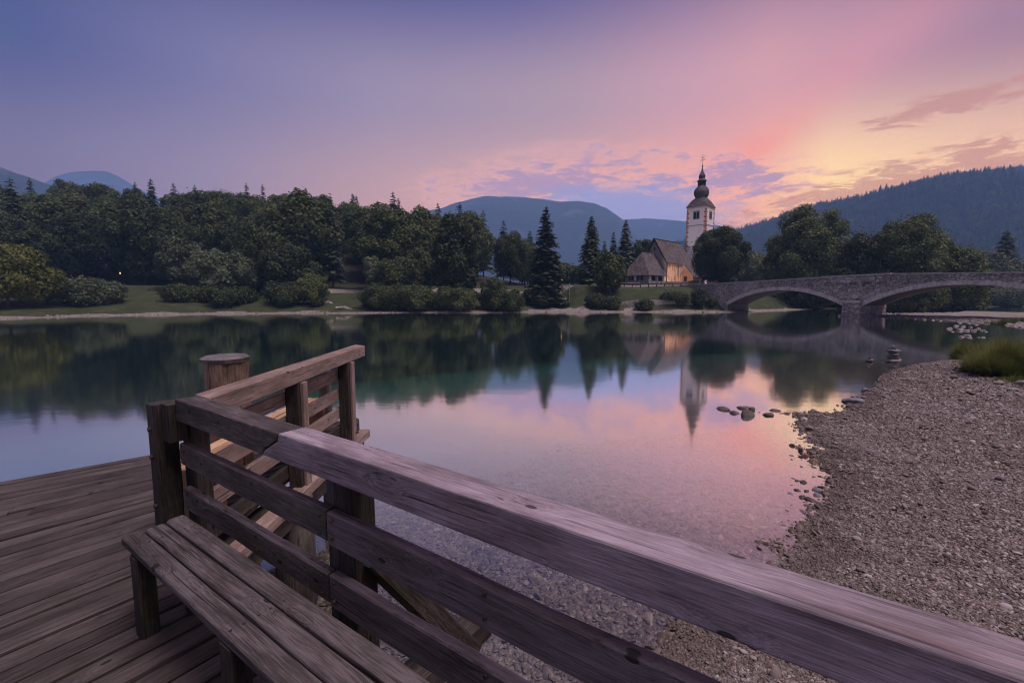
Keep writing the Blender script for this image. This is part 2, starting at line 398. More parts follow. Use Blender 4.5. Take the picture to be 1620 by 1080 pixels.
# ------------------------------------------------------------------ the lake outline and the ground sheet
def W(px, py): p = at_z(px, py, 0.0); return (p[0], p[1])
LAKE = [(-260, -120), (-260, 30), (-150, 46), (-95, 50), W(0, 505), W(60, 503), W(120, 500.6), W(250, 498.5), W(330, 497), W(400, 496.8), W(480, 495.6),
        W(550, 496), W(640, 494.8), W(760, 495), W(850, 494), W(930, 494.6), W(1000, 493.8), W(1080, 494.4), W(1165, 494),
        (43.5, 77.5), (58, 88), (74, 97), (110, 108), (170, 118), (240, 122), (240, 96), (150, 84), (104, 74),
        W(1620, 497.5), W(1560, 497), W(1500, 496.6), W(1440, 497.2), W(1390, 498), W(1384, 500), W(1420, 502), W(1455, 504), W(1490, 506), W(1530, 508.5), W(1580, 511), W(1620, 518), (44, 34), (40, 27), (26, 19), (17.5, 15.2),
        W(1560, 570), W(1530, 567), W(1500, 569), W(1465, 574), W(1430, 583), W(1398, 596), W(1388, 612), W(1368, 628), W(1352, 646), W(1322, 657), W(1290, 652), W(1262, 653),
        W(1276, 680), W(1290, 712), W(1306, 738), W(1322, 757), W(1306, 778), W(1292, 800), W(1286, 830), W(1294, 858), W(1262, 880), W(1238, 894),
        W(1150, 945), W(1082, 1000), W(1030, 1040), (0.95, 2.75), (0.7, 2.0), (0.9, 0.6), (0.4, -2), (-2, -8), (-12, -25), (-40, -60), (-90, -120)]
LP = np.array(LAKE)
def signed(x, y):
    """distance to the waterline: + on land, - over water"""
    x = np.atleast_1d(x).astype(float); y = np.atleast_1d(y).astype(float)
    d = np.full(x.shape, 1e9); ins = np.zeros(x.shape, bool); n = len(LP)
    for i in range(n):
        ax, ay = LP[i]; bx, by = LP[(i + 1) % n]; ex, ey = bx - ax, by - ay
        t_ = np.clip(((x - ax) * ex + (y - ay) * ey) / (ex * ex + ey * ey), 0, 1)
        d = np.minimum(d, np.hypot(x - ax - t_ * ex, y - ay - t_ * ey))
        cr = ((ay > y) != (by > y)); xi = ax + (y - ay) * ex / (ey if abs(ey) > 1e-9 else 1e-9)
        ins ^= cr & (x < xi)
    return np.where(ins, -d, d)
def vnoise(x, y, sc, seed=0):
    """smooth value noise, -1..1"""
    x = np.asarray(x) / sc; y = np.asarray(y) / sc; xi = np.floor(x).astype(np.int64); yi = np.floor(y).astype(np.int64)
    fx = x - xi; fy = y - yi; fx = fx * fx * (3 - 2 * fx); fy = fy * fy * (3 - 2 * fy)
    def h(a, b):
        n = (a * 374761393 + b * 668265263 + seed * 1442695041) & 0x7fffffff
        n = ((n ^ (n >> 13)) * 1274126177) & 0x7fffffff; return ((n ^ (n >> 16)) & 0xffff) / 32767.5 - 1
    return (h(xi, yi) * (1 - fx) + h(xi + 1, yi) * fx) * (1 - fy) + (h(xi, yi + 1) * (1 - fx) + h(xi + 1, yi + 1) * fx) * fy
def sstep(x, a, b): t_ = np.clip((x - a) / (b - a), 0, 1); return t_ * t_ * (3 - 2 * t_)
def height(x, y, sd=None):
    x = np.atleast_1d(np.asarray(x, float)); y = np.atleast_1d(np.asarray(y, float))
    if sd is None: sd = signed(x, y)
    near = 1 - sstep(np.hypot(x - 6, y - 4), 20, 34)
    # far shore: strip of gravel, a low bank, then meadow
    meadow = np.interp(sd, [0, 2.5, 4.5, 12, 26, 60, 120], [0, .22, .9, 2.1, 4.3, 5.2, 6.0])
    church = np.interp(sd, [0, 2.8, 3.2, 3.9, 9.5, 12, 20, 40, 90], [0, .35, .5, 1.9, 4.15, 4.3, 4.9, 5.2, 5.0])
    cw = sstep(x, 8, 12) * sstep(y, 66, 72) * (1 - sstep(x, 52, 64))
    far = meadow * (1 - cw) + church * cw
    far = far * (1 - .72 * np.exp(-((x - 9) / 4.5) ** 2) * (y > 60) * (1 - sstep(sd, 6, 11)))
    bar = np.interp(sd, [0, 1, 4, 12], [0, .12, .35, .6])
    bw = sstep(x, 32, 40) * (1 - sstep(y, 70, 78))
    far = far * (1 - bw) + bar * bw
    beach = np.interp(sd, [0, .4, 2, 6, 20], [0, .035, .12, .34, .8]) + .012 * vnoise(x, y, .7, 3) * (sd > .1)
    land = far * (1 - near) + beach * near
    # wooded hill on the far left
    rr = x / np.maximum(y, 1)
    hill = 15 * sstep(y, 92, 165) * (1 - sstep(rr, -.42, .03)) * sstep(y, 60, 70)
    hill += 2 * sstep(y, 95, 140) * (1 - sstep(rr, -.05, .10))
    land = land + hill * (sd > 0)
    land = land + np.where(sd > 5, .25 * vnoise(x, y, 6, 5) * (1 - near), 0)
    dn = np.interp(-sd, [0, .5, 2, 5, 9, 14, 20, 40], [0, .06, .2, .45, .85, 1.4, 2.05, 5.0])
    df = np.interp(-sd, [0, 1, 4, 8, 20], [0, .2, 1.2, 3.0, 6.5])
    nb = 1 - sstep(np.hypot(x - 6, y - 4), 16, 70)
    df = np.minimum(df, dn + 1.2)
    depth = dn * nb + df * (1 - nb)
    depth = depth + np.where(sd < -1, .05 * vnoise(x, y, 1.6, 9) * np.minimum(-sd - 1, 2), 0)
    z = np.where(sd > 0, land, -depth)
    z = z + .02 * vnoise(x, y, .33, 11) * near + .012 * vnoise(x, y, .13, 12) * near
    # river gravel shallows near the beach tip
    return z
N = 620
tt = np.linspace(-1, 1, N); k = 7.6
gx = 4200 * np.sinh(k * tt) / np.sinh(k) + 2.5; gy = 4200 * np.sinh(k * tt) / np.sinh(k) + 7
X, Y = np.meshgrid(gx, gy); Xf, Yf = X.ravel(), Y.ravel()
SDg = signed(Xf, Yf)
for _i in range(2): SDg = SDg      # (distance field used as is)
SDn = SDg + .25 * vnoise(Xf, Yf, 1.1, 21) * (SDg > -2) * np.minimum(1, 1) * .5
Zf = height(Xf, Yf, SDn)
idx = np.arange(N * N).reshape(N, N)
F = np.stack([idx[:-1, :-1], idx[:-1, 1:], idx[1:, 1:], idx[1:, :-1]], -1).reshape(-1, 4)
nearw = 1 - sstep(np.hypot(Xf - 6, Yf - 4), 22, 34)
barw = sstep(Xf, 32, 40) * (1 - sstep(Yf, 70, 78))
grassy = sstep(SDn + 1.0 * vnoise(Xf, Yf, 3.5, 31) - 4.0 * np.exp(-((Xf - 9) / 3.6) ** 2) * (Yf > 60), 1.6, 2.6) * (1 - nearw) * (1 - barw)
grassy = np.maximum(grassy, sstep(Xf - Yf * 1.07 + .5 * vnoise(Xf, Yf, 1.0, 8), .6, 1.6) * sstep(Yf, 9, 11) * nearw * (SDn > .2))
wet = 1 - sstep(SDn, .02, .55)
def near_poly(x, y, pts):
    d = np.full(x.shape, 1e9)
    for (ax, ay), (bx, by) in zip(pts[:-1], pts[1:]):
        ex, ey = bx - ax, by - ay; t_ = np.clip(((x - ax) * ex + (y - ay) * ey) / (ex * ex + ey * ey), 0, 1)
        d = np.minimum(d, np.hypot(x - ax - t_ * ex, y - ay - t_ * ey))
    return d
PATHS = [[(-60, 84), (-46, 87), (-30, 89), (-12, 93), (0, 92), (6, 90), (11, 87), (20, 88), (34, 90), (44, 84)], [(11, 87), (8, 100), (4, 125)]]
pd = np.minimum(near_poly(Xf, Yf, PATHS[0]), near_poly(Xf, Yf, PATHS[1]))
pathw = (1 - sstep(pd + .3 * vnoise(Xf, Yf, 1.5, 44), 1.3, 2.0)) * (SDg > 5)

def mat_ground():
    m, t, b, out = new_mat('ground')
    P = t.new('ShaderNodeNewGeometry').outputs['Position']; z = t.sep(P)[2]
    at = lambda n_: t.new('ShaderNodeAttribute', attribute_name=n_).outputs['Fac']
    # gravel
    e1 = t.vor(P, 22, 'F1', 1); c1 = t.vor(P, 22, 'F1', 1, 'Color'); e2 = t.vor(P, 55, 'F1', 1); c2 = t.vor(P, 55, 'F1', 1, 'Color')
    r1 = t.sep(c1)[0]; r2 = t.sep(c2)[1]
    tone = t.m('ADD', t.m('MULTIPLY', r1, .6), t.m('MULTIPLY', r2, .4))
    patch = t.noise(P, .55, 5, .62)
    grav = t.ramp(tone, [(.1, (.06, .046, .042)), (.5, (.14, .115, .105)), (.9, (.28, .245, .235))])
    grav = t.mix(t.m('MULTIPLY', t.smooth(patch, .4, .7), .35), grav, (.24, .21, .21))
    grav = t.mix(t.smooth(e1, .28, .62), grav, (.035, .028, .025))
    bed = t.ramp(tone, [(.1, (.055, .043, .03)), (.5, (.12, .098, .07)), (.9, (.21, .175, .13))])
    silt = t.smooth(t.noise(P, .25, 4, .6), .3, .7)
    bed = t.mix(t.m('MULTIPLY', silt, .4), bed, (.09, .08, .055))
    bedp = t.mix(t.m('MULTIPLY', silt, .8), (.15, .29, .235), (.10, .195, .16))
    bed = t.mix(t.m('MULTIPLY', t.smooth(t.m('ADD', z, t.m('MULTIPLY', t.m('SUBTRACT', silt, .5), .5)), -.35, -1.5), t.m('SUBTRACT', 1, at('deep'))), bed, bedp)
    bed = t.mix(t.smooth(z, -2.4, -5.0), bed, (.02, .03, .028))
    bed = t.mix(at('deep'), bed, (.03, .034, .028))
    wetm = t.m('MULTIPLY', at('wet'), t.smooth(z, -.3, .0))
    g = t.mix(t.m('MULTIPLY', wetm, .55), grav, (.06, .045, .038))
    g = t.mix(t.smooth(z, 0.0, -.12), g, bed)
    # pale sand and gravel of the far shore
    far = at('far')
    fs = t.ramp(t.noise(P, 1.6, 6, .65), [(.3, (.10, .09, .08)), (.7, (.27, .24, .22))])
    g = t.mix(t.m('MULTIPLY', far, t.smooth(z, -.1, .05)), g, fs)
    ng = t.noise(P, .6, 6, .7); ng2 = t.noise(P, 5, 4, .7)
    gr = t.ramp(t.m('ADD', t.m('MULTIPLY', ng, .6), t.m('MULTIPLY', ng2, .4)), [(.32, (.012, .018, .006)), (.5, (.028, .039, .011)), (.7, (.075, .08, .03))])
    gm = t.smooth(t.m('ADD', at('grassy'), t.m('MULTIPLY', t.m('SUBTRACT', ng2, .5), .8)), .4, .6)
    g = t.mix(gm, g, gr)
    g = t.mix(t.smooth(at('pathw'), .3, .7), g, fs)
    wf = at('woods')
    g = t.mix(wf, g, (.03, .026, .016))
    t.l.new(g, b.inputs['Base Color'])
    t.l.new(t.m('SUBTRACT', .9, t.m('MULTIPLY', wetm, .5)), b.inputs['Roughness'])
    h = t.m('ADD', t.m('MULTIPLY', t.m('SUBTRACT', 1, e1), 1.0), t.m('MULTIPLY', t.m('SUBTRACT', 1, e2), .4))
    t.l.new(t.bump(h, .8, .025), b.inputs['Normal'])
    return m
woods = sstep(Yf, 96, 104) * (Xf / np.maximum(Yf, 1) < .12) * (SDg > 8)
rightwood = (np.hypot(Xf, Yf) > 110) & (Xf / np.maximum(Yf, 1) > .35)
woods = np.maximum(woods, rightwood * 1.0)
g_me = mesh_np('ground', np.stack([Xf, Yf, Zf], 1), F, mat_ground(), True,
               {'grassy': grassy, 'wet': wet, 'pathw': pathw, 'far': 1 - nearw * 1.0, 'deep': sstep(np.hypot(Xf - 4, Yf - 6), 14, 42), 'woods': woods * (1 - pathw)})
tag(link('ground', g_me), kind='structure')
def gz(x, y):
    sd = signed(x, y); sd = sd + .125 * vnoise(x, y, 1.1, 21) * (sd > -2)
    return float(height(x, y, sd)[0])

# ------------------------------------------------------------------ water: a clear body with a calm skin
def build_water():
    m = bpy.data.materials.new('lake_water'); m.use_nodes = True; m.node_tree.nodes.clear(); t = NT(m.node_tree)
    out = t.new('ShaderNodeOutputMaterial')
    P = t.new('ShaderNodeNewGeometry').outputs['Position']
    h = t.m('ADD', t.noise(t.mapping(P, (.6, 1.6, 1)), 1.3, 3, .55), t.m('MULTIPLY', t.noise(t.mapping(P, (1, 2.2, 1)), 7.0, 2, .5), .12))
    nrm = t.bump(h, .018, .08)
    fr = t.new('ShaderNodeLayerWeight'); t.l.new(nrm, fr.inputs['Normal'])
    gl = t.new('ShaderNodeBsdfGlossy', i_Roughness=.065); gl.inputs[0].default_value = (1, 1, 1, 1); t.l.new(nrm, gl.inputs['Normal'])
    tr = t.new('ShaderNodeBsdfTransparent'); tr.inputs[0].default_value = (1, 1, 1, 1)
    mx = t.new('ShaderNodeMixShader'); t.l.new(t.ramp(fr.outputs['Facing'], [(0, .03), (.25, .05), (.43, .13), (.56, .36), (.68, .72), (.80, .84), (.88, .86), (1, .97)]), mx.inputs[0])
    t.l.new(tr.outputs[0], mx.inputs[1]); t.l.new(gl.outputs[0], mx.inputs[2]); t.l.new(mx.outputs[0], out.inputs['Surface'])
    va = t.new('ShaderNodeVolumeAbsorption'); va.inputs[0].default_value = (.28, .80, .72, 1); va.inputs[1].default_value = .13
    t.l.new(va.outputs[0], out.inputs['Volume'])
    a = 230; V = [(-255, -115, 0), (235, -115, 0), (235, 122, 0), (-255, 122, 0), (-255, -115, -10), (235, -115, -10), (235, 122, -10), (-255, 122, -10)]
    Fc = [[0, 1, 2, 3], [7, 6, 5, 4], [0, 4, 5, 1], [1, 5, 6, 2], [2, 6, 7, 3], [3, 7, 4, 0]]
    tag(link('water', mesh_np('water', V, Fc, m)), kind='structure')
build_water()

# ------------------------------------------------------------------ mountains
def mountain(name, prof, dist, depth, mat, rough, seed, base=-5.0, nx=180, ny=50, tail=900):
    """prof: (px, py) of the skyline; the ridge stands at this distance and the slope comes towards us over depth"""
    pts = np.array([at_y(px, py, dist) for px, py in prof])
    xs = np.linspace(pts[0, 0], pts[-1, 0], nx); rz = np.interp(xs, pts[:, 0], pts[:, 2])
    V = []
    for j in range(ny + 14):
        if j <= ny: f = j / ny; yy = dist - depth + depth * f; hz = sstep(np.array([f]), -.05, 1.0)[0] ** .9
        else: f = (j - ny) / 13; yy = dist + tail * f; hz = 1 - f * f
        sc = yy / dist
        n = sum(rough / 2 ** o * vnoise(xs * sc, np.full(nx, yy), depth / 2.2 / 2 ** o, seed + o) for o in range(5))
        zz = base + (rz - base) * hz + n * (1 - abs(f) if j > ny else math.sin(math.pi * min(f, 1)) + .06)
        V.append(np.stack([xs * sc, np.full(nx, yy), zz], 1))
    V = np.concatenate(V); ny2 = ny + 14
    idx = np.arange(nx * ny2).reshape(ny2, nx)
    Fc = np.stack([idx[:-1, :-1], idx[:-1, 1:], idx[1:, 1:], idx[1:, :-1]], -1).reshape(-1, 4)
    o = link(name, mesh_np(name, V, Fc, mat, True)); tag(o, kind='structure'); return V.reshape(ny2, nx, 3)
def mat_mount(name, sc):
    m, t, b, out = new_mat(name)
    P = t.new('ShaderNodeNewGeometry').outputs['Position']
    n = t.noise(P, sc, 8, .68); n2 = t.noise(t.mapping(P, (1, 1, .25)), sc * .35, 6, .6)
    c = t.ramp(n, [(.3, (.006, .013, .014)), (.7, (.022, .036, .032))])
    c = t.mix(t.m('MULTIPLY', t.smooth(n2, .56, .7), .5), c, (.16, .16, .15))
    t.l.new(c, b.inputs['Base Color']); b.inputs['Roughness'].default_value = .95
    t.l.new(t.bump(t.noise(P, sc * 2, 6, .7), 1.0, 12), b.inputs['Normal']); return m
mm1 = mat_mount('wooded_mountain', .02)
mountain('mountains', [(640, 345), (700, 335), (725, 327), (745, 322), (770, 318.5), (800, 317.5), (830, 319), (860, 324), (885, 327), (915, 327), (940, 330), (960, 337), (975, 348), (990, 362), (1010, 385), (1040, 412), (1070, 430)], 2500, 1400, mm1, 45, 4)
mountain('mountains', [(900, 400), (950, 352), (985, 348), (1020, 347.5), (1050, 350), (1085, 353), (1110, 357), (1150, 362), (1200, 372), (1260, 390)], 3300, 1500, mm1, 50, 14)
mountain('mountains', [(20, 330), (60, 302), (80, 287), (100, 279), (125, 275), (150, 274), (172, 276), (190, 283), (204, 291), (240, 310), (330, 340)], 3100, 1300, mm1, 60, 24)
mountain('mountains', [(-260, 215), (-160, 235), (-80, 250), (-30, 262), (0, 270), (30, 281), (55, 289), (90, 300), (150, 318), (250, 345)], 1300, 700, mm1, 25, 34)

# wooded hill on the far right; its trees are set out further down
hillV = mountain('hill', [(1040, 406), (1085, 394), (1130, 387), (1180, 377), (1220, 366), (1262, 352), (1300, 341), (1350, 333), (1400, 322), (1450, 314), (1500, 306), (1550, 301), (1620, 293), (1700, 281), (1800, 273), (1900, 291)], 1350, 950, mat_mount('hill_forest_floor', .03), 34, 44, base=-4, nx=240, ny=60, tail=500)

# ------------------------------------------------------------------ trees
def unit(n, r): v = r.normal(size=(n, 3)); return v / np.linalg.norm(v, axis=1)[:, None]
def cards(C, Nrm, size, r, asp=1.0, axis=None):
    """one bent leaf cluster (two triangles-wide diamond) at each centre"""
    n = len(C); a = np.cross(Nrm, unit(n, r) if axis is None else axis); a /= np.linalg.norm(a, axis=1)[:, None] + 1e-9
    b = np.cross(Nrm, a)
    s = size[:, None]
    V = np.stack([C - a * s * .5 - b * s * .12, C + b * s * .5 * asp + Nrm * s * .12, C + a * s * .5 + b * s * .1, C - b * s * .5 * asp - Nrm * s * .05], 1).reshape(-1, 3)
    F = np.arange(4 * n).reshape(n, 4); return V, F
def ico(sub, r, amp=0.0, scale=(1, 1, 1)):
    import bmesh
    bm = bmesh.new(); bmesh.ops.create_icosphere(bm, subdivisions=sub, radius=1)
    V = np.array([v.co[:] for v in bm.verts]); F = np.array([[v.index for v in f.verts] for f in bm.faces]); bm.free()
    if amp:
        for k_ in range(6):
            d = unit(1, r)[0]; V = V * (1 + amp * np.sin(V @ d * r.uniform(2, 5) + r.uniform(0, 6)))[:, None]
    return V * np.array(scale), F
def crown_mesh(name, blobs, ncard, leaf, mat, r, core=.62, up=.25, droop=0.0, asp=1.0):
    B = np.array(blobs); w = (B[:, 3] * B[:, 4]) ** 1.0; w /= w.sum()
    bi = r.choice(len(B), ncard, p=w); d = unit(ncard, r); d[:, 2] += up; d /= np.linalg.norm(d, axis=1)[:, None]
    rad = np.stack([B[bi, 3], B[bi, 3], B[bi, 4]], 1)
    # lumpy: inner sprays within every blob
    k1 = unit(7, r) * r.uniform(2.5, 6, (7, 1)); lump = np.sin(d @ k1.T + bi[:, None] * 1.7).mean(1)
    C = B[bi, :3] + d * rad * (1.0 + .26 * lump + r.normal(0, .12, ncard) + r.exponential(.07 if B[:, 4].max() > 1.2 else .15, ncard))[:, None]
    keep = np.ones(ncard, bool)
    for j in range(len(B)):
        q = (C - B[j, :3]) / np.array([B[j, 3], B[j, 3], B[j, 4]]); keep &= ~((np.einsum('ij,ij->i', q, q) < .6) & (bi != j))
    C = C[keep]; d = d[keep]; n = len(C)
    nr = d + unit(n, r) * .75; nr[:, 2] += .15; nr /= np.linalg.norm(nr, axis=1)[:, None]
    V, F = cards(C, nr, leaf * r.uniform(.55, 1.35, n), r, asp)
    Vs = [V]; Fs = [F]; o = len(V)
    if core:
        for j in range(len(B)):
            iv, fi = ico(2, r, .12, (B[j, 3] * core, B[j, 3] * core, B[j, 4] * core)); iv = iv + B[j, :3]
            Vs.append(iv); Fs.append(np.concatenate([fi, fi[:, :1]], 1) + o); o += len(iv)
    V = np.concatenate(Vs); F = np.concatenate([Fs[0]] + Fs[1:])
    me = bpy.data.meshes.new(name)
    polys = [list(map(int, f[:3])) if f[3] == f[0] else list(map(int, f)) for f in F]
    me.from_pydata(V.tolist(), [], polys); me.materials.append(mat); me.update(); return me
def trunk_mesh(name, H, r0, r, limbs=6, spread=2.5, top=.6, fork=.25):
    mb = MB(); lean = [r.normal(0, .02 * H), r.normal(0, .02 * H)]
    path = [(lean[0] * f * f + r.normal(0, .01 * H) * f, lean[1] * f * f + r.normal(0, .01 * H) * f, H * top * f) for f in np.linspace(0, 1, 7)]
    path[0] = (0, 0, -.4)
    mb.tube(path, [r0 * 1.35] + [r0 * (1 - .75 * f) for f in np.linspace(.12, 1, 6)], 8, jit=.05)
    for i in range(limbs):
        f = r.uniform(fork, .95); p0 = Vector(path[min(6, int(f * 6))]); an = i * 2.4 + r.uniform(-.4, .4); L = spread * r.uniform(.6, 1.0)
        p1 = p0 + Vector((math.cos(an) * L * .5, math.sin(an) * L * .5, L * .45)); p2 = p0 + Vector((math.cos(an) * L, math.sin(an) * L, L * .8))
        mb.tube([p0, p1, p2], [r0 * .35, r0 * .22, r0 * .08], 5)
    me = bpy.data.meshes.new(name); me.from_pydata(mb.v, [], mb.f); me.materials.append(M['bark']); me.update(); return me
def blobs_round(H, Rr, n, r, base=.28, squash=.8, top=1.0, rough=1.0):
    out = [(0, 0, H * (base + top) * .5, Rr * .62, H * (top - base) * .36)]
    for i in range(n):
        f = (i + .5) / n; z = H * (base + (top - base) * (.08 + .84 * f)); e = math.sin(math.pi * (.12 + .80 * f)) ** .6
        an = i * 2.39996 + r.uniform(-.5, .5); rb = Rr * r.uniform(.20, .42) * (1 - .25 * f); rad = max(0, Rr * e - rb * .8) * r.uniform(.75, 1.08 * rough)
        out.append((math.cos(an) * rad, math.sin(an) * rad, min(z, H * top - rb * squash * .9), rb, rb * squash))
    return out
def conifer_mesh(name, H, Rr, r, levels=30, start=.08, mat=None, droop=.35, gap=0.0, dens=1.0, shape=.85):
    Vq = []
    for li in range(levels):
        f = (li + r.uniform(-.3, .3)) / levels; f = min(max(f, 0), .985); z = H * (start + (1 - start) * f)
        nb = int((13 if f < .7 else 9) * dens)
        for j in range(nb):
            if r.random() < gap: continue
            an = r.uniform(0, 6.283); L = Rr * ((1 - f) ** shape) * r.uniform(.62, 1.12) + .25; ca, sa = math.cos(an), math.sin(an)
            nseg = max(3, int(L / .55) + 2); rise = r.uniform(-.05, .2)
            for q in range(nseg):
                t0 = q / nseg; t1 = (q + 1.15) / nseg
                pz = lambda t: z + L * (rise * t - droop * t * t + (.12 * t ** 3))
                wd = L * .36 * (1 - t0 * .75) * r.uniform(.7, 1.2) + .05
                for sgn in (-1, 1):
                    a0 = np.array([ca * L * t0, sa * L * t0, pz(t0)]); a1 = np.array([ca * L * t1, sa * L * t1, pz(t1)])
                    sdv = np.array([-sa, ca, 0]) * sgn * wd + np.array([ca, sa, 0]) * wd * .55 + np.array([0, 0, -wd * r.uniform(.15, .75)])
                    Vq.append([a0, a1, a1 * .4 + a0 * .6 + sdv * 1.0, a0 + sdv * .55])
    for q in range(5): # leader
        an = r.uniform(0, 6.28); Vq.append([(0, 0, H * .95), (.06, 0, H * 1.01), (.12 * math.cos(an), .12 * math.sin(an), H * .97), (.1 * math.cos(an), .1 * math.sin(an), H * .94)])
    V = np.array(Vq, dtype=float).reshape(-1, 3); F = np.arange(len(V)).reshape(-1, 4)
    return mesh_np(name, V, F, mat or M['needle'])
def tree(name, crown, trunk, x, y, z=None, s=(1, 1, 1), rz=0.0, label=None, cat='tree', group=None, crown_name='crown'):
    t_ = empty(name, (x, y, gz(x, y) if z is None else z), rz, s)
    link(crown_name, crown, t_)
    if trunk is not None: link('trunk', trunk, t_)
    tag(t_, label, cat, group); return t_

# ---- the trees that stand apart (each its own crown)
def own_broadleaf(name, px, base_py, top_py, half_px, Y, seed, mat, label, n=16, ncard=9000, leaf=.45, base=.2, squash=.8, group=None, cat='tree', trunk=True, core=.74, asp=1.0, z=None, fork=.25, rough=1.0):
    core = min(core, .66) if not name.startswith('linden') else .84; leaf = leaf * .86; ncard = int(ncard * 1.6)
    if cat == 'bush' and base_py >= 493: top_py -= 7
    r = np.random.default_rng(seed)
    p = at_y(px, base_py, Y); zt = at_y(px, top_py, Y)[2]; zb = gz(p[0], p[1]) if z is None else z
    H = max(zt - zb, 1.0); Rr = half_px * Y / 720
    if zt - zb < 1.0: print('LOW', name, px, zt, zb)
    cm = crown_mesh(name + '_crown', blobs_round(H, Rr, n, r, base, squash, 1.0, rough), ncard, leaf, mat, r, core, asp=asp)
    tm = trunk_mesh(name + '_trunk', H, max(.09, H * .022), r, 6, Rr * .6, .65, fork) if trunk else None
    return tree(name, cm, tm, p[0], p[1], zb, label=label, cat=cat, group=group, crown_name='crown' if cat == 'tree' else 'foliage')
def own_conifer(px, base_py, top_py, half_px, Y, seed, label, group=None, levels=34, gap=.08, droop=.4, z=None, shape=.85, start=.06, dens=1.0):
    r = np.random.default_rng(seed); p = at_y(px, base_py, Y); zt = at_y(px, top_py, Y)[2]; zb = gz(p[0], p[1]) if z is None else z
    H = max(zt - zb, 3); cm = conifer_mesh('spruce_crown', H, half_px * Y / 720 * 1.08, r, int(levels * 1.5), start, None, droop, gap, dens * 1.15, shape * .88)
    mb = MB(); mb.tube([(0, 0, -.4), (0, 0, H * .5), (0, 0, H * .97)], [H * .016, H * .009, .02], 7)
    me = bpy.data.meshes.new('spruce_trunk'); me.from_pydata(mb.v, [], mb.f); me.materials.append(M['bark'])
    return tree('spruce_tree', cm, me, p[0], p[1], zb, label=label, cat='tree', group=group)

SH = 'trees and bushes along the far lake shore'
own_broadleaf('oak_tree', 14, 492, 388, 62, 58, 101, M['leafD'], 'yellow-green spreading oak leaning over the gravel shore at the left edge of the picture', 20, 14000, .38, .12, .62, SH)
own_broadleaf('willow_bush', 145, 495, 450, 50, 66, 102, M['leafC'], 'rounded grey-green bush standing alone on the meadow beside the yellow-green oak', 14, 9000, .32, .0, .75, SH, 'bush', core=.8)
own_broadleaf('willow_bush', 107, 496, 472, 24, 64, 103, M['leafB'], 'low dark bush tucked against the flank of the lone round meadow bush', 8, 3500, .3, .0, .7, SH, 'bush')
own_broadleaf('willow_tree', 292, 488, 378, 36, 80, 104, M['leafC'], 'tall pale willow rising at the meadow edge of the willow clump', 14, 9000, .36, .1, 1.1, SH, asp=1.6)
own_broadleaf('willow_tree', 340, 490, 398, 40, 77, 105, M['leafC'], 'pale silvery willow in the middle of the willow clump, feathery top', 14, 9500, .34, .05, 1.1, SH, asp=1.6)
own_broadleaf('willow_tree', 384, 488, 402, 26, 78, 106, M['leafC'], 'slim pale willow between the silvery willow and the dark spire-topped tree', 10, 6500, .34, .05, 1.2, SH, asp=1.6)
own_broadleaf('willow_bush', 300, 494, 458, 46, 73, 107, M['leafB'], 'wide dark bush at the waterline below the tall pale willow', 12, 7500, .3, .0, .7, SH, 'bush')
own_broadleaf('willow_bush', 368, 494, 464, 40, 72, 108, M['leafB'], 'low bush at the waterline below the silvery willow', 10, 6000, .3, .0, .7, SH, 'bush')
own_broadleaf('alder_tree', 410, 490, 356, 34, 82, 109, M['leafB'], 'tall dark pointed tree at the church side of the willow clump', 16, 9000, .4, .05, 1.3, SH)
own_broadleaf('alder_tree', 462, 490, 388, 44, 80, 110, M['leafB'], 'broad dark alder between the willow clump and the open meadow', 16, 10000, .4, .03, .9, SH)
own_broadleaf('willow_bush', 452, 495, 456, 34, 73, 111, M['leafB'], 'dark bush at the foot of the broad alder', 10, 5500, .3, .0, .8, SH, 'bush')
own_broadleaf('willow_bush', 498, 494, 440, 28, 74, 112, M['leafA'], 'rounded bush closing the clump where the open meadow begins', 10, 6000, .3, .0, .85, SH, 'bush')
own_broadleaf('birch_tree', 591, 488, 404, 15, 80, 113, M['leafC'], 'slender pale birch standing on the meadow above the dark shore thicket', 9, 3500, .34, .25, 1.3, SH, asp=1.4)
own_broadleaf('alder_tree', 634, 490, 408, 36, 79, 114, M['leafB'], 'round-topped alder beside the slender birch', 15, 9000, .38, .05, .9, SH)
own_broadleaf('alder_tree', 664, 490, 388, 26, 83, 115, M['leafA'], 'taller alder between the round-topped one and the great dark tree', 12, 6500, .4, .1, 1.2, SH)
own_broadleaf('willow_bush', 602, 496, 456, 34, 73, 116, M['leafB'], 'dark waterside bush below the slender birch', 10, 6500, .3, .0, .75, SH, 'bush')
own_broadleaf('willow_bush', 660, 496, 458, 34, 72.5, 117, M['leafB'], 'dark waterside bush below the round-topped alder', 10, 6500, .3, .0, .75, SH, 'bush')
own_broadleaf('beech_tree', 722, 492, 340, 38, 78, 118, M['leafB'], 'great dark conical tree, tallest at the waterline', 26, 16000, .42, .02, 1.15, SH)
own_broadleaf('willow_bush', 724, 496, 462, 40, 72.5, 119, M['leafB'], 'dark bush spreading at the foot of the great conical tree', 12, 6500, .3, .0, .7, SH, 'bush')
own_broadleaf('willow_bush', 781, 495, 447, 26, 73, 120, M['leafB'], 'tallest bush on the church side of the great conical tree', 12, 6000, .3, .0, .95, SH, 'bush')
own_broadleaf('willow_bush', 808, 495, 466, 22, 72.5, 121, M['leafB'], 'low bush ending the dark thicket before the stony bank', 9, 4500, .3, .0, .8, SH, 'bush')
own_conifer(863, 474, 326, 32, 79.5, 130, 'ragged spruce with a bare pointed top, standing behind the stony bank', SH, 36, .12, .35, shape=.85, dens=1.2)
own_broadleaf('beech_tree', 864, 474, 404, 29, 82, 131, M['leafA'], 'leafy tree wrapped round the foot of the ragged spruce', 20, 10000, .36, .18, .95, SH)
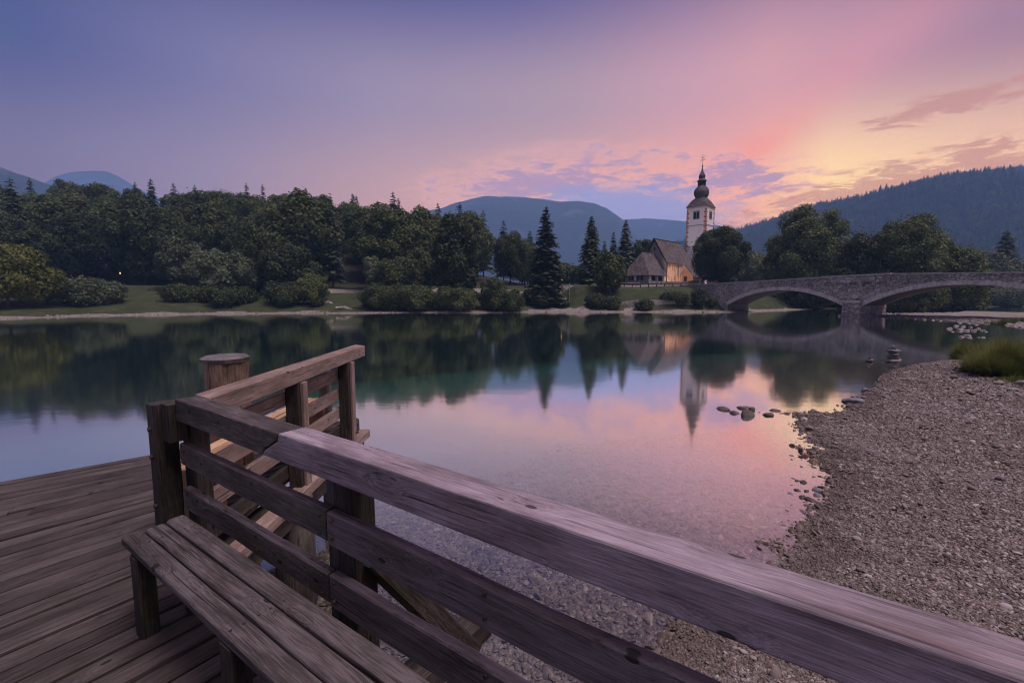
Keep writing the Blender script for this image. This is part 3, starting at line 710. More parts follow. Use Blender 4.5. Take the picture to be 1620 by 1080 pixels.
own_broadleaf('willow_bush', 850, 484, 455, 22, 79, 132, M['leafB'], 'bush on the slope under the ragged spruce', 9, 4500, .3, .0, .75, SH, 'bush')
own_conifer(934, 460, 341, 22, 90, 133, 'evenly tapered spruce between the street sign and the church', SH, 38, .06, .45, shape=.8, dens=1.25)
own_conifer(988, 450, 347, 19, 108, 134, 'dark spruce directly behind the church porch roof', 'spruces behind the church', 34, .03, .5, dens=1.3)
own_conifer(969, 450, 366, 12, 112, 135, 'thin spruce beside the dark spruce, its top lower', 'spruces behind the church', 28, .05, .5, dens=1.2)
own_conifer(955, 450, 380, 12, 114, 136, 'shortest spruce of the three behind the church', 'spruces behind the church', 24, .05, .5, dens=1.2)
own_broadleaf('alder_tree', 964, 470, 400, 27, 80, 137, M['leafA'], 'loose dark green tree growing in front of the church end of the bank', 16, 8000, .34, .12, .95, SH, rough=1.1)
own_broadleaf('alder_tree', 918, 462, 420, 16, 100, 138, M['leafB'], 'low tree behind the street sign', 8, 3500, .4, .05, .9, SH)
own_broadleaf('beech_tree', 1016, 440, 378, 26, 128, 139, M['leafA'], 'broadleaf tree with an open crown showing above the church porch roof', 16, 7000, .5, .1, .8, 'trees behind the church', rough=1.15)
own_broadleaf('beech_tree', 900, 452, 418, 22, 125, 140, M['leafB'], 'hazy tree across the road behind the street lamp', 10, 4000, .5, .05, .9, 'trees behind the church')
own_broadleaf('linden_tree', 1138, 449, 361, 43, 92, 141, M['leafB'], 'dense ball-shaped linden beside the church tower', 30, 24000, .30, .14, .9, None, core=.86)
RB = 'broadleaf trees behind the stone bridge'
own_broadleaf('ash_tree', 1195, 447, 398, 28, 118, 142, M['leafC'], 'small pale tree between the linden and the tall maple', 12, 6000, .45, .05, .85, RB)
own_broadleaf('maple_tree', 1274, 444, 326, 56, 92, 143, M['leafE'], 'tall broad maple, first large tree behind the bridge from the church', 34, 26000, .38, .06, .95, RB, rough=1.1)
own_broadleaf('maple_tree', 1228, 446, 385, 22, 95, 144, M['leafD'], 'smaller yellow-green maple against the flank of the tall maple', 10, 6000, .36, .05, .9, RB)
own_broadleaf('maple_tree', 1366, 442, 361, 40, 84, 145, M['leafA'], 'dark maple in the dip between the two tallest trees behind the bridge', 20, 14000, .36, .05, .9, RB)
own_broadleaf('maple_tree', 1430, 440, 340, 56, 80, 146, M['leafE'], 'second tall maple, its round crown above the bridge pier', 32, 26000, .34, .05, .9, RB, rough=1.1)
own_broadleaf('maple_tree', 1480, 440, 362, 36, 84, 147, M['leafD'], 'lighter green maple joined to the shoulder of the second tall maple', 18, 12000, .34, .05, .9, RB)
own_broadleaf('maple_tree', 1524, 440, 385, 34, 82, 148, M['leafA'], 'lower dark tree ending the row behind the bridge', 18, 10000, .34, .05, .85, RB)
own_broadleaf('ash_tree', 1562, 440, 392, 28, 120, 149, M['leafC'], 'pale misty tree in front of the lone misty spruce', 12, 6000, .45, .05, .85, RB)
own_broadleaf('ash_tree', 1608, 442, 412, 30, 122, 150, M['leafC'], 'low pale misty tree at the far end of the row behind the bridge', 12, 6000, .45, .05, .8, RB)
own_conifer(1586, 440, 361, 25, 128, 151, 'lone dark spruce in the mist beyond the bridge', None, 26, .05, .45, dens=1.3, shape=.7)
UB = 'bushes on the river bank seen through the arches'
for i_, (px, by, ty, hp, Yd, lab) in enumerate([
        (1212, 489, 456, 24, 92, 'dark bush on the grassy bank just inside the arch nearest the church'),
        (1262, 489, 458, 26, 91, 'wide dark bush in the opening of the arch nearest the church'),
        (1245, 489, 452, 30, 100, 'bush on the far bank behind the crown of the smaller-looking arch'),
        (1298, 489, 448, 32, 98, 'bush on the far bank beside the bridge pier, seen through the arch nearest the church'),
        (1330, 490, 462, 22, 96, 'low bush half hidden by the bridge pier'),
        (1425, 490, 450, 34, 90, 'dark bush seen through the second arch beside the pier'),
        (1478, 490, 446, 36, 88, 'large dark bush under the middle of the second arch'),
        (1530, 490, 452, 30, 92, 'bush where the river bends under the second arch'),
        (1590, 489, 455, 34, 112, 'pale misty bush on the river bend near the picture edge')]):
    own_broadleaf('willow_bush', px, by, ty, hp, Yd, 160 + i_, M['leafB'] if i_ < 8 else M['leafC'], lab, 12, 7000, .38, .0, .8, UB, 'bush', z=.3)

# ---- the wooded hill: some 150 trees from ten shared crowns
r = np.random.default_rng(5)
PB = []
for i, (mk, H, Rr, nb, sq, ms) in enumerate([('leafA', 18, 6.0, 30, 1.1, 1), ('leafB', 17, 5.4, 28, 1.2, 1), ('leafA', 16, 5.4, 26, 1.0, 1), ('leafB', 19, 5.0, 30, 1.35, 1), ('leafA', 15, 4.8, 24, 1.1, 1)]):
    rr_ = np.random.default_rng(300 + i)
    PB.append((crown_mesh('beech_crown', blobs_round(H, Rr, nb, rr_, .15, sq, 1.0, 1.1), 17000, .40, M[mk], rr_, .66), trunk_mesh('beech_trunk', H, .28, rr_, 5, 2.6), H, Rr))
PC = []
for i in range(3):
    rr_ = np.random.default_rng(330 + i); H = 22; cm = conifer_mesh('spruce_crown', H, [4.6, 4.0, 5.0][i], rr_, 40, .1, None, .45, .08, 1.0, .68)
    mb = MB(); mb.tube([(0, 0, -.5), (0, 0, H * .5), (0, 0, H * .97)], [.26, .14, .02], 6); me = bpy.data.meshes.new('spruce_trunk'); me.from_pydata(mb.v, [], mb.f); me.materials.append(M['bark'])
    PC.append((cm, me, H))
SKYL = np.array([(-330, 300), (-100, 298), (0, 292), (60, 290), (100, 284), (130, 283), (170, 288), (230, 290), (300, 293), (350, 294), (400, 297), (470, 304), (540, 312), (610, 318), (680, 324), (730, 326), (760, 338), (800, 355), (838, 378), (900, 420)])
forest = []
rows = [(93, 10.5), (101, 10.5), (110, 11), (120, 11), (131, 11.5), (143, 11.5), (156, 10.5)]
for ri, (Yr, spc) in enumerate(rows):
    x0, x1 = -1.16 * Yr, [-.02, .0, .015, .03, .035, .035, .035][ri] * Yr; n = int((x1 - x0) / spc)
    for i in range(n + 1):
        x = x0 + (i + r.uniform(-.3, .3)) * (x1 - x0) / n; y = Yr + r.uniform(-3, 3)
        ppx = 810 + 720 * x / y
        zb = gz(x, y); last = ri == len(rows) - 1
        zs = at_y(ppx, np.interp(ppx, SKYL[:, 0], SKYL[:, 1]), y)[2]         # height that would reach the skyline here
        if ri < 2 and x / y > -.16 and x / y < -.0: continue                       # the meadow reaches further back here
        con = r.random() < [.06, .08, .1, .14, .2, .36, .5][ri]
        Hn = r.uniform(13, 19)
        if last or zs - zb < Hn * 1.12: Hn = max(7, (zs - zb) * r.uniform(.86, 1.0))
        if con: Hn *= 1.16 if last else 1.2
        forest.append((ppx, x, y, zb, Hn, con, ri))
names_row = ['front row at the foot of', 'second row up', 'lower slope of', 'middle slope of', 'upper slope of', 'row below the ridge of', 'ridge of']
def ordinal(k): return ['first', 'second', 'third', 'fourth', 'fifth', 'sixth', 'seventh', 'eighth', 'ninth', 'tenth', 'eleventh', 'twelfth', 'thirteenth', 'fourteenth', 'fifteenth', 'sixteenth', 'seventeenth', 'eighteenth', 'nineteenth', 'twentieth', 'twenty-first', 'twenty-second', 'twenty-third'][k]
cnt = {}
for (ppx, x, y, zb, Hn, con, ri) in sorted(forest):
    if ppx < -45: lab = None
    key = (ri, con); c_ = cnt.get(key, 0); inview = ppx > -40
    if inview: cnt[key] = c_ + 1
    kind = 'spruce' if con else 'beech'
    lab = f'{ordinal(c_)} {kind} from the left, {names_row[ri]} the wooded hill' if inview else None
    if not inview and ppx < -160: continue
    if lab is None: lab = f'dark {kind} outside the frame on the {names_row[ri]} the wooded hill'
    if con:
        cm, tm, H = PC[r.integers(3)]; s = Hn / H; w = s * r.uniform(.8, 1.1)
        tree('spruce_tree', cm, tm, x, y, zb, (w, w, s), r.uniform(0, 6.28), lab, 'tree', 'forest trees on the wooded hill')
    else:
        cm, tm, H, Rr = PB[r.integers(5)]; s = Hn / H; w = max(s, .62) * r.uniform(1.0, 1.3)
        tree('beech_tree', cm, tm, x, y, zb, (w, w, s), r.uniform(0, 6.28), lab, 'tree', 'forest trees on the wooded hill')
print('forest trees', len(forest))

# ---- the far wood on the hazy hill beyond the bridge: one mass
def far_wood():
    ny2, nx2 = hillV.shape[:2]; rw = np.random.default_rng(11); pts = []; sc = []; kd = []
    n = 15000; fj = rw.uniform(0, 66, n); fi = rw.uniform(0, nx2 - 1.001, n)
    j0 = np.minimum(fj.astype(int), ny2 - 2); i0 = fi.astype(int); a = (fj - j0)[:, None]; b_ = (fi - i0)[:, None]
    P = (hillV[j0, i0] * (1 - a) + hillV[j0 + 1, i0] * a) * (1 - b_) + (hillV[j0, i0 + 1] * (1 - a) + hillV[j0 + 1, i0 + 1] * a) * b_
    P[:, 2] -= .5
    S = rw.uniform(.75, 1.35, n); K = (rw.random(n) < .62).astype(float)
    me = bpy.data.meshes.new('forest'); me.vertices.add(n); me.vertices.foreach_set('co', P.astype(np.float32).ravel())
    for nm, v in (('s', S), ('k', K), ('rz', rw.uniform(0, 6.28, n))):
        me.attributes.new(nm, 'FLOAT', 'POINT').data.foreach_set('value', v.astype(np.float32))
    o = link('forest', me); tag(o, 'misty wood of spruces and beeches covering the hill beyond the bridge', 'forest', kind='stuff')
    ng = bpy.data.node_groups.new('scatter_trees', 'GeometryNodeTree'); t = NT(ng)
    ng.interface.new_socket('Geometry', in_out='INPUT', socket_type='NodeSocketGeometry'); ng.interface.new_socket('Geometry', in_out='OUTPUT', socket_type='NodeSocketGeometry')
    gi = t.new('NodeGroupInput'); go = t.new('NodeGroupOutput')
    objs = [o2 for o2 in bpy.data.objects if o2.name.startswith('crown') and o2.data in (PC[0][0], PC[1][0])][:2]
    srcs = []
    for want in (PC[0][0], PC[1][0], PB[0][0], PB[1][0]):
        srcs.append(next(o2 for o2 in bpy.data.objects if o2.type == 'MESH' and o2.data == want))
    na = lambda nm: (lambda nd: (nd.inputs['Name'].__setattr__('default_value', nm), nd.outputs[0])[1])(t.new('GeometryNodeInputNamedAttribute', data_type='FLOAT'))
    ji = t.new('GeometryNodeJoinGeometry')
    rv = t.new('FunctionNodeRandomValue', data_type='INT'); 
    for si, src in enumerate(srcs):
        oi = t.new('GeometryNodeObjectInfo', transform_space='ORIGINAL'); oi.inputs[0].default_value = src; oi.inputs['As Instance'].default_value = True
        iop = t.new('GeometryNodeInstanceOnPoints'); t.l.new(gi.outputs[0], iop.inputs['Points']); t.l.new(oi.outputs['Geometry'], iop.inputs['Instance'])
        kk = na('k'); rz_ = na('rz')
        half = t.m('GREATER_THAN', rz_, 3.14)
        s1 = kk if si < 2 else t.m('SUBTRACT', 1, kk); s2 = half if si % 2 else t.m('SUBTRACT', 1, half)
        sel = t.m('GREATER_THAN', t.m('MULTIPLY', s1, s2), .5)
        t.l.new(sel, iop.inputs['Selection'])
        s_ = na('s'); t.l.new(t.comb(t.m('MULTIPLY', s_, 1.0), t.m('MULTIPLY', s_, 1.0), t.m('MULTIPLY', s_, 1.0 if si < 2 else .85)), iop.inputs['Scale'])
        er = t.new('FunctionNodeEulerToRotation'); t.l.new(t.comb(0.0, 0.0, rz_), er.inputs[0]); t.l.new(er.outputs[0], iop.inputs['Rotation'])
        t.l.new(iop.outputs[0], ji.inputs[0])
    t.l.new(ji.outputs[0], go.inputs[0])
    md = o.modifiers.new('scatter', 'NODES'); md.node_group = ng
far_wood()

# ------------------------------------------------------------------ stone bridge
def build_bridge():
    O = Vector((43.7, 57.0, 0)); U = Vector((.445, -.895, 0)).normalized(); D = Vector((.895, .445, 0)).normalized()   # along, and away from us
    Wd = 5.2
    def P(s, n, z): return O + U * s + D * n + Vector((0, 0, z))
    top = lambda s: float(np.interp(s, [-40, -25, -14, -5, 3, 14, 30, 50], [4.3, 4.5, 4.74, 5.0, 5.12, 4.8, 4.35, 4.2]))
    arches = [(-19.3, -1.96, 1.2, 3.42), (0.0, 18.6, 1.35, 3.78), (20.6, 38, 1.2, 3.3)]
    def intr(s):
        for a, b, z0, z1 in arches:
            if a < s < b:
                h = (b - a) / 2; ri = z1 - z0; Rr = (h * h + ri * ri) / (2 * ri); x = s - (a + b) / 2
                return z1 - Rr + math.sqrt(Rr * Rr - x * x)
        return None
    root = empty('stone_bridge', P(-10, 2.6, 0)); inv = Matrix.Translation(-root.location)
    tag(root, 'long grey stone bridge with low segmental arches crossing the river mouth beside the church', 'bridge')
    def fin(mb, name, mat, parent=None, smooth=False):
        mb.v = [tuple(inv @ Vector(v)) for v in mb.v]; return fix_normals(mb.build(name, mat, parent or root, smooth))
    ss = sorted(set([round(v, 3) for v in np.arange(-26, 46, .5)] + [v for a in arches for v in (a[0], a[0] + .001, a[1] - .001, a[1])]))
    for nm, n0, n1 in (('spandrel_wall', 0.0, .45), ('spandrel_wall', Wd - .45, Wd)):
        mb = MB()
        for a, b in zip(ss[:-1], ss[1:]):
            za, zb = intr(a + 1e-4), intr(b - 1e-4)
            if intr((a + b) / 2) is None: za = zb = -1.5
            else: za = za if za is not None else 1.2; zb = zb if zb is not None else 1.2
            V = [P(a, n0, za), P(b, n0, zb), P(b, n0, top(b)), P(a, n0, top(a)), P(a, n1, za), P(b, n1, zb), P(b, n1, top(b)), P(a, n1, top(a))]
            G = [(a, n0, za), (b, n0, zb), (b, n0, top(b)), (a, n0, top(a)), (a, n1, za), (b, n1, zb), (b, n1, top(b)), (a, n1, top(a))]
            mb.add(V, [[0, 1, 2, 3], [5, 4, 7, 6], [0, 4, 5, 1]], G)
        fin(mb, nm, M['masonry'])
    # soffits with the inner walls of the abutments and piers
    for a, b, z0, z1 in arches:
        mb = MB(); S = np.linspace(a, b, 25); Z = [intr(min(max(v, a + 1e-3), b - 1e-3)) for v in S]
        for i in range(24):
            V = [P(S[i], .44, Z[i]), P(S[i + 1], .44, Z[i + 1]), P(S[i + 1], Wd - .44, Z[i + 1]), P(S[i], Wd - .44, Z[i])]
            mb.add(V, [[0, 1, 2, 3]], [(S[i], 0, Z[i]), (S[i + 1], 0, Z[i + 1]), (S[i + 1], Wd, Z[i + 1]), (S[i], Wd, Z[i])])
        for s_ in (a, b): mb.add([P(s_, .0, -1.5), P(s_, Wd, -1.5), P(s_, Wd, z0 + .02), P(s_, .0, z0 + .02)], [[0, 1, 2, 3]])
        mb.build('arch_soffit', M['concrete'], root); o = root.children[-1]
    for o in [c for c in root.children if c.name.startswith('arch_soffit')]:
        o.matrix_local = inv
    # voussoirs
    for a, b, z0, z1 in arches[:2]:
        mb = MB(); h = (b - a) / 2; ri = z1 - z0; Rr = (h * h + ri * ri) / (2 * ri); cx = (a + b) / 2; cz = z1 - Rr; th = math.asin(h / Rr)
        nst = 46
        for i in range(nst):
            t0 = -th + 2 * th * i / nst; t1 = -th + 2 * th * (i + 1) / nst - .0016; e = random.uniform(.03, .07); rt = Rr + random.uniform(.44, .56)
            pts = [P(cx + math.sin(t) * q, -e, cz + math.cos(t) * q) for t, q in ((t0, Rr), (t1, Rr), (t1, rt), (t0, rt))]
            g_ = random.uniform(0, 50)
            mb.prism(pts, D * (e + .05), [(g_ + v.x * .3, v.y, v.z) for v in pts + [p + D * .1 for p in pts]])
        fin(mb, 'arch_ring', M['ring'])
    # deck
    mb = MB()
    for a, b in zip(ss[:-1], ss[1:]):
        mb.add([P(a, .4, top(a) - .95), P(b, .4, top(b) - .95), P(b, Wd - .4, top(b) - .95), P(a, Wd - .4, top(a) - .95)], [[0, 1, 2, 3]])
    fin(mb, 'roadway', M['concrete'])
    for n0, c0_, c1_ in ((-.12, -26, -4.8), (-.12, 2.95, 46), (Wd - .51, -26, 46)):
        mb = MB(); cs = list(np.arange(c0_, c1_, 1.15)) + ([c1_] if c1_ < 0 else [])
        for a, b in zip(cs[:-1], cs[1:]):
            b2 = b - .012; z_ = .003
            V = [P(a, n0, top(a) + z_), P(b2, n0, top(b) + z_), P(b2, n0, top(b) + .15), P(a, n0, top(a) + .15)]
            mb.prism(V, D * .63)
        fin(mb, 'coping', M['coping'])
    # refuge carried on five small corbel arches, above the pier
    mb = MB(); n_a = 5; a0, a1 = -4.7, 2.8; w_ = (a1 - a0) / n_a
    for i in range(n_a):
        sa = a0 + i * w_; pts = []
        for q in range(9):
            an = math.pi * q / 8; pts.append((sa + w_ / 2 - math.cos(an) * w_ * .36, 4.12 + math.sin(an) * .26))
        prof = [(sa, 4.02), (sa + w_ * .14 - .002, 4.02)] + pts + [(sa + w_ * .86 + .002, 4.02), (sa + w_, 4.02), (sa + w_, top(sa + w_) + .0), (sa, top(sa) + .0)]
        V = [P(q[0], -.34, q[1]) for q in prof]; mb.prism(V, D * .335, [(q[0], 0, q[1]) for q in prof] + [(q[0], .3, q[1]) for q in prof])
    fin(mb, 'corbel_arches', M['ashlar'])
    mb = MB(); mb.prism([P(a0 - .1, -.46, top(a0) + .004), P(a1 + .1, -.46, top(a1) + .004), P(a1 + .1, -.46, top(a1) + .19), P(a0 - .1, -.46, top(a0) + .19)], D * .98); fin(mb, 'coping', M['coping'])
    mb = MB()
    prof = [(-4.4, 2.0), (1.9, 2.0), (2.7, 4.0), (-4.6, 4.0)]
    V = [P(-3.2, -.03, 2.55), P(-1.96, -.03, 2.02), P(-.0, -.03, 2.02), (P(1.3, -.03, 2.6)), P(2.7, -.03, 3.25), P(2.7, -.03, 4.0), P(-4.6, -.03, 4.0), P(-4.6, -.03, 3.1)]
    mb.prism(V, D * .027, [((v - O).dot(U), 0, v.z) for v in V] * 2); fin(mb, 'spandrel_facing', M['ashlar'])
    for s0, s1 in ((-1.96, 0.0), (18.6, 20.6)):
        mb = MB(); V = [P(s0 - .02, -.55, -1.5), P(s1 + .02, -.55, -1.5), P(s1 + .02, -.55, 1.72), P(s0 - .02, -.55, 1.72)]
        mb.prism(V, D * (Wd + 1.1), [((v - O).dot(U), q, v.z) for q in (0, 6) for v in V]); pr = fin(mb, 'pier', M['masonry'])
        mb = MB(); V = [P(s0 - .1, -.68, 1.724), P(s1 + .1, -.68, 1.724), P(s1 + .1, -.68, 1.98), P(s1 - .05, -.6, 2.04), P(s0 + .05, -.6, 2.04), P(s0 - .1, -.68, 1.98)]
        mb.prism(V, D * (.68)); mb.v = [tuple(inv @ Vector(v)) for v in mb.v]; fix_normals(mb.build('pier_cap', M['coping'], pr))
        mb = MB(); V = [P(s0 - .25, -.85, -1.5), P(s1 + .25, -.85, -1.5), P(s1 + .25, -.85, .22), P(s0 - .25, -.85, .22)]
        mb.prism(V, D * (Wd + 1.6), [((v - O).dot(U), q, v.z) for q in (0, 6) for v in V]); mb.v = [tuple(inv @ Vector(v)) for v in mb.v]; fix_normals(mb.build('footing', M['masonry'], pr))
    # wing wall closing the abutment against the bank
    mb = MB(); A_ = P(-25.9, 0.0, 0); B_ = A_ + Vector((-1.2, 5.5, 0))
    V = [A_ + Vector((0, 0, -1)), B_ + Vector((0, 0, -1)), B_ + Vector((0, 0, 4.5)), A_ + Vector((0, 0, 4.5))]
    mb.prism(V, (.6, .12, 0), [(q, w, v.z) for w in (0, .6) for q, v in zip((0, 5.6, 5.6, 0), V)]); fin(mb, 'wing_wall', M['masonry'])
build_bridge()

# ------------------------------------------------------------------ church
def plaster(name, base, stain, fresco=False, zlo=5.0):
    m, t, b, out = new_mat(name)
    P = t.new('ShaderNodeTexCoord').outputs['Object']
    n = t.noise(P, .8, 7, .68); n2 = t.noise(t.mapping(P, (3, 3, .5)), 1.0, 6, .7)
    c = t.mix(t.m('MULTIPLY', t.smooth(n, .45, .72), .55), base, stain)
    c = t.mix(t.m('MULTIPLY', t.smooth(n2, .55, .75), .4), c, stain)
    if fresco:
        f1 = t.noise(t.mapping(P, (1.5, 1.5, .55), (3, 3, 3)), 1.0, 5, .6); f2 = t.noise(t.mapping(P, (2.2, 2.2, 1), (8, 1, 3)), 1.0, 5, .6)
        c = t.mix(t.m('MULTIPLY', t.smooth(f1, .52, .6), .8), c, (.42, .12, .07))
        c = t.mix(t.m('MULTIPLY', t.smooth(f2, .6, .68), .7), c, (.72, .60, .42))
    t.l.new(c, b.inputs['Base Color']); b.inputs['Roughness'].default_value = .92
    t.l.new(t.bump(t.noise(P, 14, 5, .6), .4, .02), b.inputs['Normal']); return m
def mat_shingle():
    m, t, b, out = new_mat('wooden_shingles')
    g = t.new('ShaderNodeAttribute', attribute_name='gc').outputs['Vector']; gx_, gy_, gz_ = t.sep(g)
    row = t.m('FLOOR', t.m('MULTIPLY', gy_, 4.0)); fr = t.m('FRACT', t.m('MULTIPLY', gy_, 4.0))
    cell = t.comb(t.m('FLOOR', t.m('ADD', t.m('MULTIPLY', gx_, 5.0), t.m('MULTIPLY', row, .37))), row, 0.0)
    wn = t.new('ShaderNodeTexWhiteNoise', noise_dimensions='2D'); t.l.new(cell, wn.inputs[0])
    big = t.noise(g, .6, 6, .7)
    f = t.m('ADD', t.m('MULTIPLY', wn.outputs[0], .55), t.m('MULTIPLY', big, .6))
    c = t.ramp(f, [(.25, (.030, .023, .024)), (.6, (.082, .066, .067)), (.9, (.18, .15, .15))])
    c = t.mix(t.m('MULTIPLY', t.smooth(fr, .16, .0), .8), c, (.02, .016, .015))
    t.l.new(c, b.inputs['Base Color']); b.inputs['Roughness'].default_value = .8
    t.l.new(t.bump(t.m('ADD', t.m('SUBTRACT', 1, fr), t.m('MULTIPLY', wn.outputs[0], .5)), .9, .05), b.inputs['Normal']); return m
M['shingle'] = mat_shingle()
M['white'] = plaster('pale_plaster', (.80, .74, .75), (.62, .55, .55))
M['cream'] = plaster('cream_plaster', (.66, .55, .44), (.42, .33, .26))
M['ochre'] = plaster('frescoed_plaster', (.88, .56, .36), (.82, .44, .25), True)
M['ochre2'] = plaster('ochre_plaster', (.88, .58, .38), (.78, .48, .29))
M['grey'] = plaster('grey_stone_plaster', (.30, .27, .26), (.16, .145, .14))
M['red'] = mat_noise('red_painted_quoins', (.30, .075, .045), (.42, .14, .08), 2, .9, .2)
M['quoin'] = mat_noise('cream_painted_strip', (.60, .47, .38), (.70, .56, .46), 2, .9, .2)
M['bandm'] = mat_noise('stone_band', (.22, .22, .2), (.34, .33, .30), 2, .9, .2)
M['doorw'] = mat_noise('dark_door_wood', (.05, .03, .02), (.12, .07, .045), 3, .7, .3)
def build_church():
    C0 = Vector(at_y(1053, 447, 98)); C0.z = 0; U = Vector((.7071, .7071, 0)); Wv = Vector((.7071, -.7071, 0))
    root = empty('church', (C0.x, C0.y, 5.0)); tag(root, 'small medieval church with a lit frescoed wall, shingle roofs and a white onion-domed bell tower', 'church')
    inv = Matrix.Translation(-root.location)
    L = lambda u, w, z: C0 + U * u + Wv * w + Vector((0, 0, z))
    def fin(mb, name, mat, parent=None, keep=None):
        mb.v = [tuple(inv @ Vector(v)) for v in mb.v]; o = mb.build(name, mat, parent or root); return fix_normals(o)
    def wall(name, mat, quad, th, parent=None):
        mb = MB(); n_ = (Vector(quad[1]) - Vector(quad[0])).cross(Vector(quad[-1]) - Vector(quad[0])).normalized()
        mb.prism(quad, n_ * th); return fin(mb, name, mat, parent)
    def box(name, mat, u0, u1, w0, w1, z0, z1, parent=None):
        mb = MB(); mb.prism([L(u0, w0, z0), L(u1, w0, z0), L(u1, w1, z0), L(u0, w1, z0)], (0, 0, z1 - z0)); return fin(mb, name, mat, parent)
    # nave walls
    B = 3.6
    nw = box('nave_wall', M['ochre'], .02, 12, -.5, 0, B, 9.75)
    box('nave_wall', M['grey'], .02, 12, -5.5, -5.0, B, 9.75); box('nave_wall', M['cream'], 11.5, 12, -5.0, -.5, B, 9.75)
    mb = MB(); mb.prism([L(0, 0, B), L(0, -5.5, B), L(0, -5.5, 9.7), L(0, -2.75, 14.55), L(0, 0, 9.7)], U * .45); gw = fin(mb, 'gable_wall', M['grey'])
    mb = MB(); mb.prism([L(-.01, -2.6, 12.3), L(-.01, -2.9, 12.3), L(-.01, -2.9, 13.0), L(-.01, -2.6, 13.0)], U * .2); fin(mb, 'window', M['black'], gw)
    mb = MB(); mb.prism([L(11.55, 0, 9.7), L(11.55, -5.5, 9.7), L(11.55, -2.75, 14.5)], U * .4); fin(mb, 'gable_wall', M['cream'])
    # tall lancet niche and small openings on the frescoed wall
    mb = MB(); pts = [L(5.4 + q, .012, z) for q, z in [(0, 6.9), (.75, 6.9), (.75, 8.9)] + [(.375 + .375 * math.cos(a_), 8.9 + .5 * math.sin(a_)) for a_ in np.linspace(0.2, 2.94, 6)] + [(0, 8.9)]]
    mb.prism(pts, Wv * -.1); fin(mb, 'window', M['bandm'], nw)
    mb = MB(); mb.tube([L(.25, .12, 9.6), L(.25, .12, 5.0)], [.07, .07], 8); fin(mb, 'downpipe', M['iron'], nw)
    # sacristy under the long roof slope
    mb = MB(); mb.prism([L(8, -.02, B), L(8, 2.42, B), L(8, 2.42, 7.1), L(8, -.02, 9.75)], U * .4); sw = fin(mb, 'sacristy_wall', M['ochre2'])
    box('sacristy_wall', M['cream'], 8.4, 12.05, 2.02, 2.42, B, 7.1); box('sacristy_wall', M['cream'], 11.65, 12.05, -.02, 2.02, B, 7.1)
    mb = MB(); mb.prism([L(7.97, .35, 4.9), L(7.97, 1.05, 4.9), L(7.97, 1.05, 6.95), L(7.97, .35, 6.95)], U * .06); fin(mb, 'door', M['doorw'], sw)
    mb = MB(); mb.prism([L(10, 2.40, 6.0), L(10.5, 2.40, 6.0), L(10.5, 2.40, 6.6), L(10, 2.40, 6.6)], Wv * .05); fin(mb, 'window', M['black'], sw)
    # roofs: slabs with shingle rows
    def slab(name, pts, th, e_along, parent=None):
        P_ = [Vector(p) for p in pts]; e = Vector(e_along).normalized(); n_ = (P_[1] - P_[0]).cross(P_[2] - P_[0]).normalized()
        if n_.z < 0: n_ = -n_
        dn = n_.cross(e); o0 = P_[0]
        mb = MB(); low = [p - n_ * th for p in P_]; G = [((p - o0).dot(e), (p - o0).dot(dn) * (1 if dn.z > 0 else -1) + 30, 0) for p in P_]
        n = len(P_); V = P_ + low; Fc = [list(range(n)), list(range(2 * n - 1, n - 1, -1))] + [[i, i + n, (i + 1) % n + n, (i + 1) % n] for i in range(n)]
        mb.add(V, Fc, G + G); return fin(mb, name, M['shingle'], parent)
    rz = 14.85; er = 9.55
    slab('nave_roof', [L(-.45, .32, er), L(8, .32, er), L(8, -2.75, rz), L(-.45, -2.75, rz)], .14, U)
    slab('nave_roof', [L(8.002, 2.85, 6.75), L(12.4, 2.85, 6.75), L(12.4, .32, er), L(12.1, -2.75, rz - .02), L(8.002, -2.75, rz), L(8.002, .32, er)], .14, U)
    slab('nave_roof', [L(-.45, -5.85, er - .1), L(12.1, -5.85, er - .1), L(12.1, -2.76, rz - .02), L(-.45, -2.76, rz)], .14, U)
    mb = MB(); mb.tube([L(-.48, -2.75, rz + .02), L(12.1, -2.75, rz)], [.12, .12], 6); fin(mb, 'ridge', M['iron'])
    for a_, b_ in (((.36, er - .02), (-2.75, rz + .02)), ((-5.85, er - .02), (-2.75, rz + .02))):
        mb = MB(); mb.box(L(-.5, a_[0], a_[1]), L(-.5, b_[0], b_[1]), .07, .30); fin(mb, 'verge_board', M['iron'])
    # porch: stone piers and knee wall, openings, hipped roof
    z0, zk, ze = 3.4, 5.75, 6.95
    box('porch_wall', M['grey'], -7.5, -7.05, -5.3, 0, z0, zk); box('porch_wall', M['grey'], -7.05, 0, -.45, -.0, z0, zk - .05); box('porch_wall', M['grey'], -7.05, 0, -5.3, -4.9, z0, ze)
    for (u0, u1, w0, w1, mt) in [(-7.5, -7.05, -1.15, 0, 'grey'), (-7.05, -6.2, -.45, 0, 'white'), (-7.5, -7.05, -5.3, -4.6, 'grey'), (-.9, -.02, -.45, 0, 'white'),
                                 (-3.9, -3.3, -.45, 0, 'white'), (-7.42, -7.1, -2.15, -1.85, 'grey'), (-7.42, -7.1, -3.3, -2.75, 'white'), (-7.42, -7.1, -4.1, -3.9, 'grey')]:
        box('porch_pillar', M[mt], u0, u1, w0, w1, zk + .002 if mt == 'grey' or True else z0, ze)
    box('porch_beam', M['doorw'], -7.46, .0, -.40, -.05, ze + .003, ze + .2); box('porch_beam', M['doorw'], -7.46, -7.1, -5.3, -.4, ze + .003, ze + .2)
    a = [L(-8.0, .5, 6.75), L(-.03, .5, 6.75), L(-.03, -2.7, 11.7), L(-5.5, -2.7, 11.7)]; slab('porch_roof', a, .14, U)
    a = [L(-8.0, -5.8, 6.75), L(-8.0, .5, 6.75), L(-5.5, -2.7, 11.7)]; slab('porch_roof', a, .14, Wv)
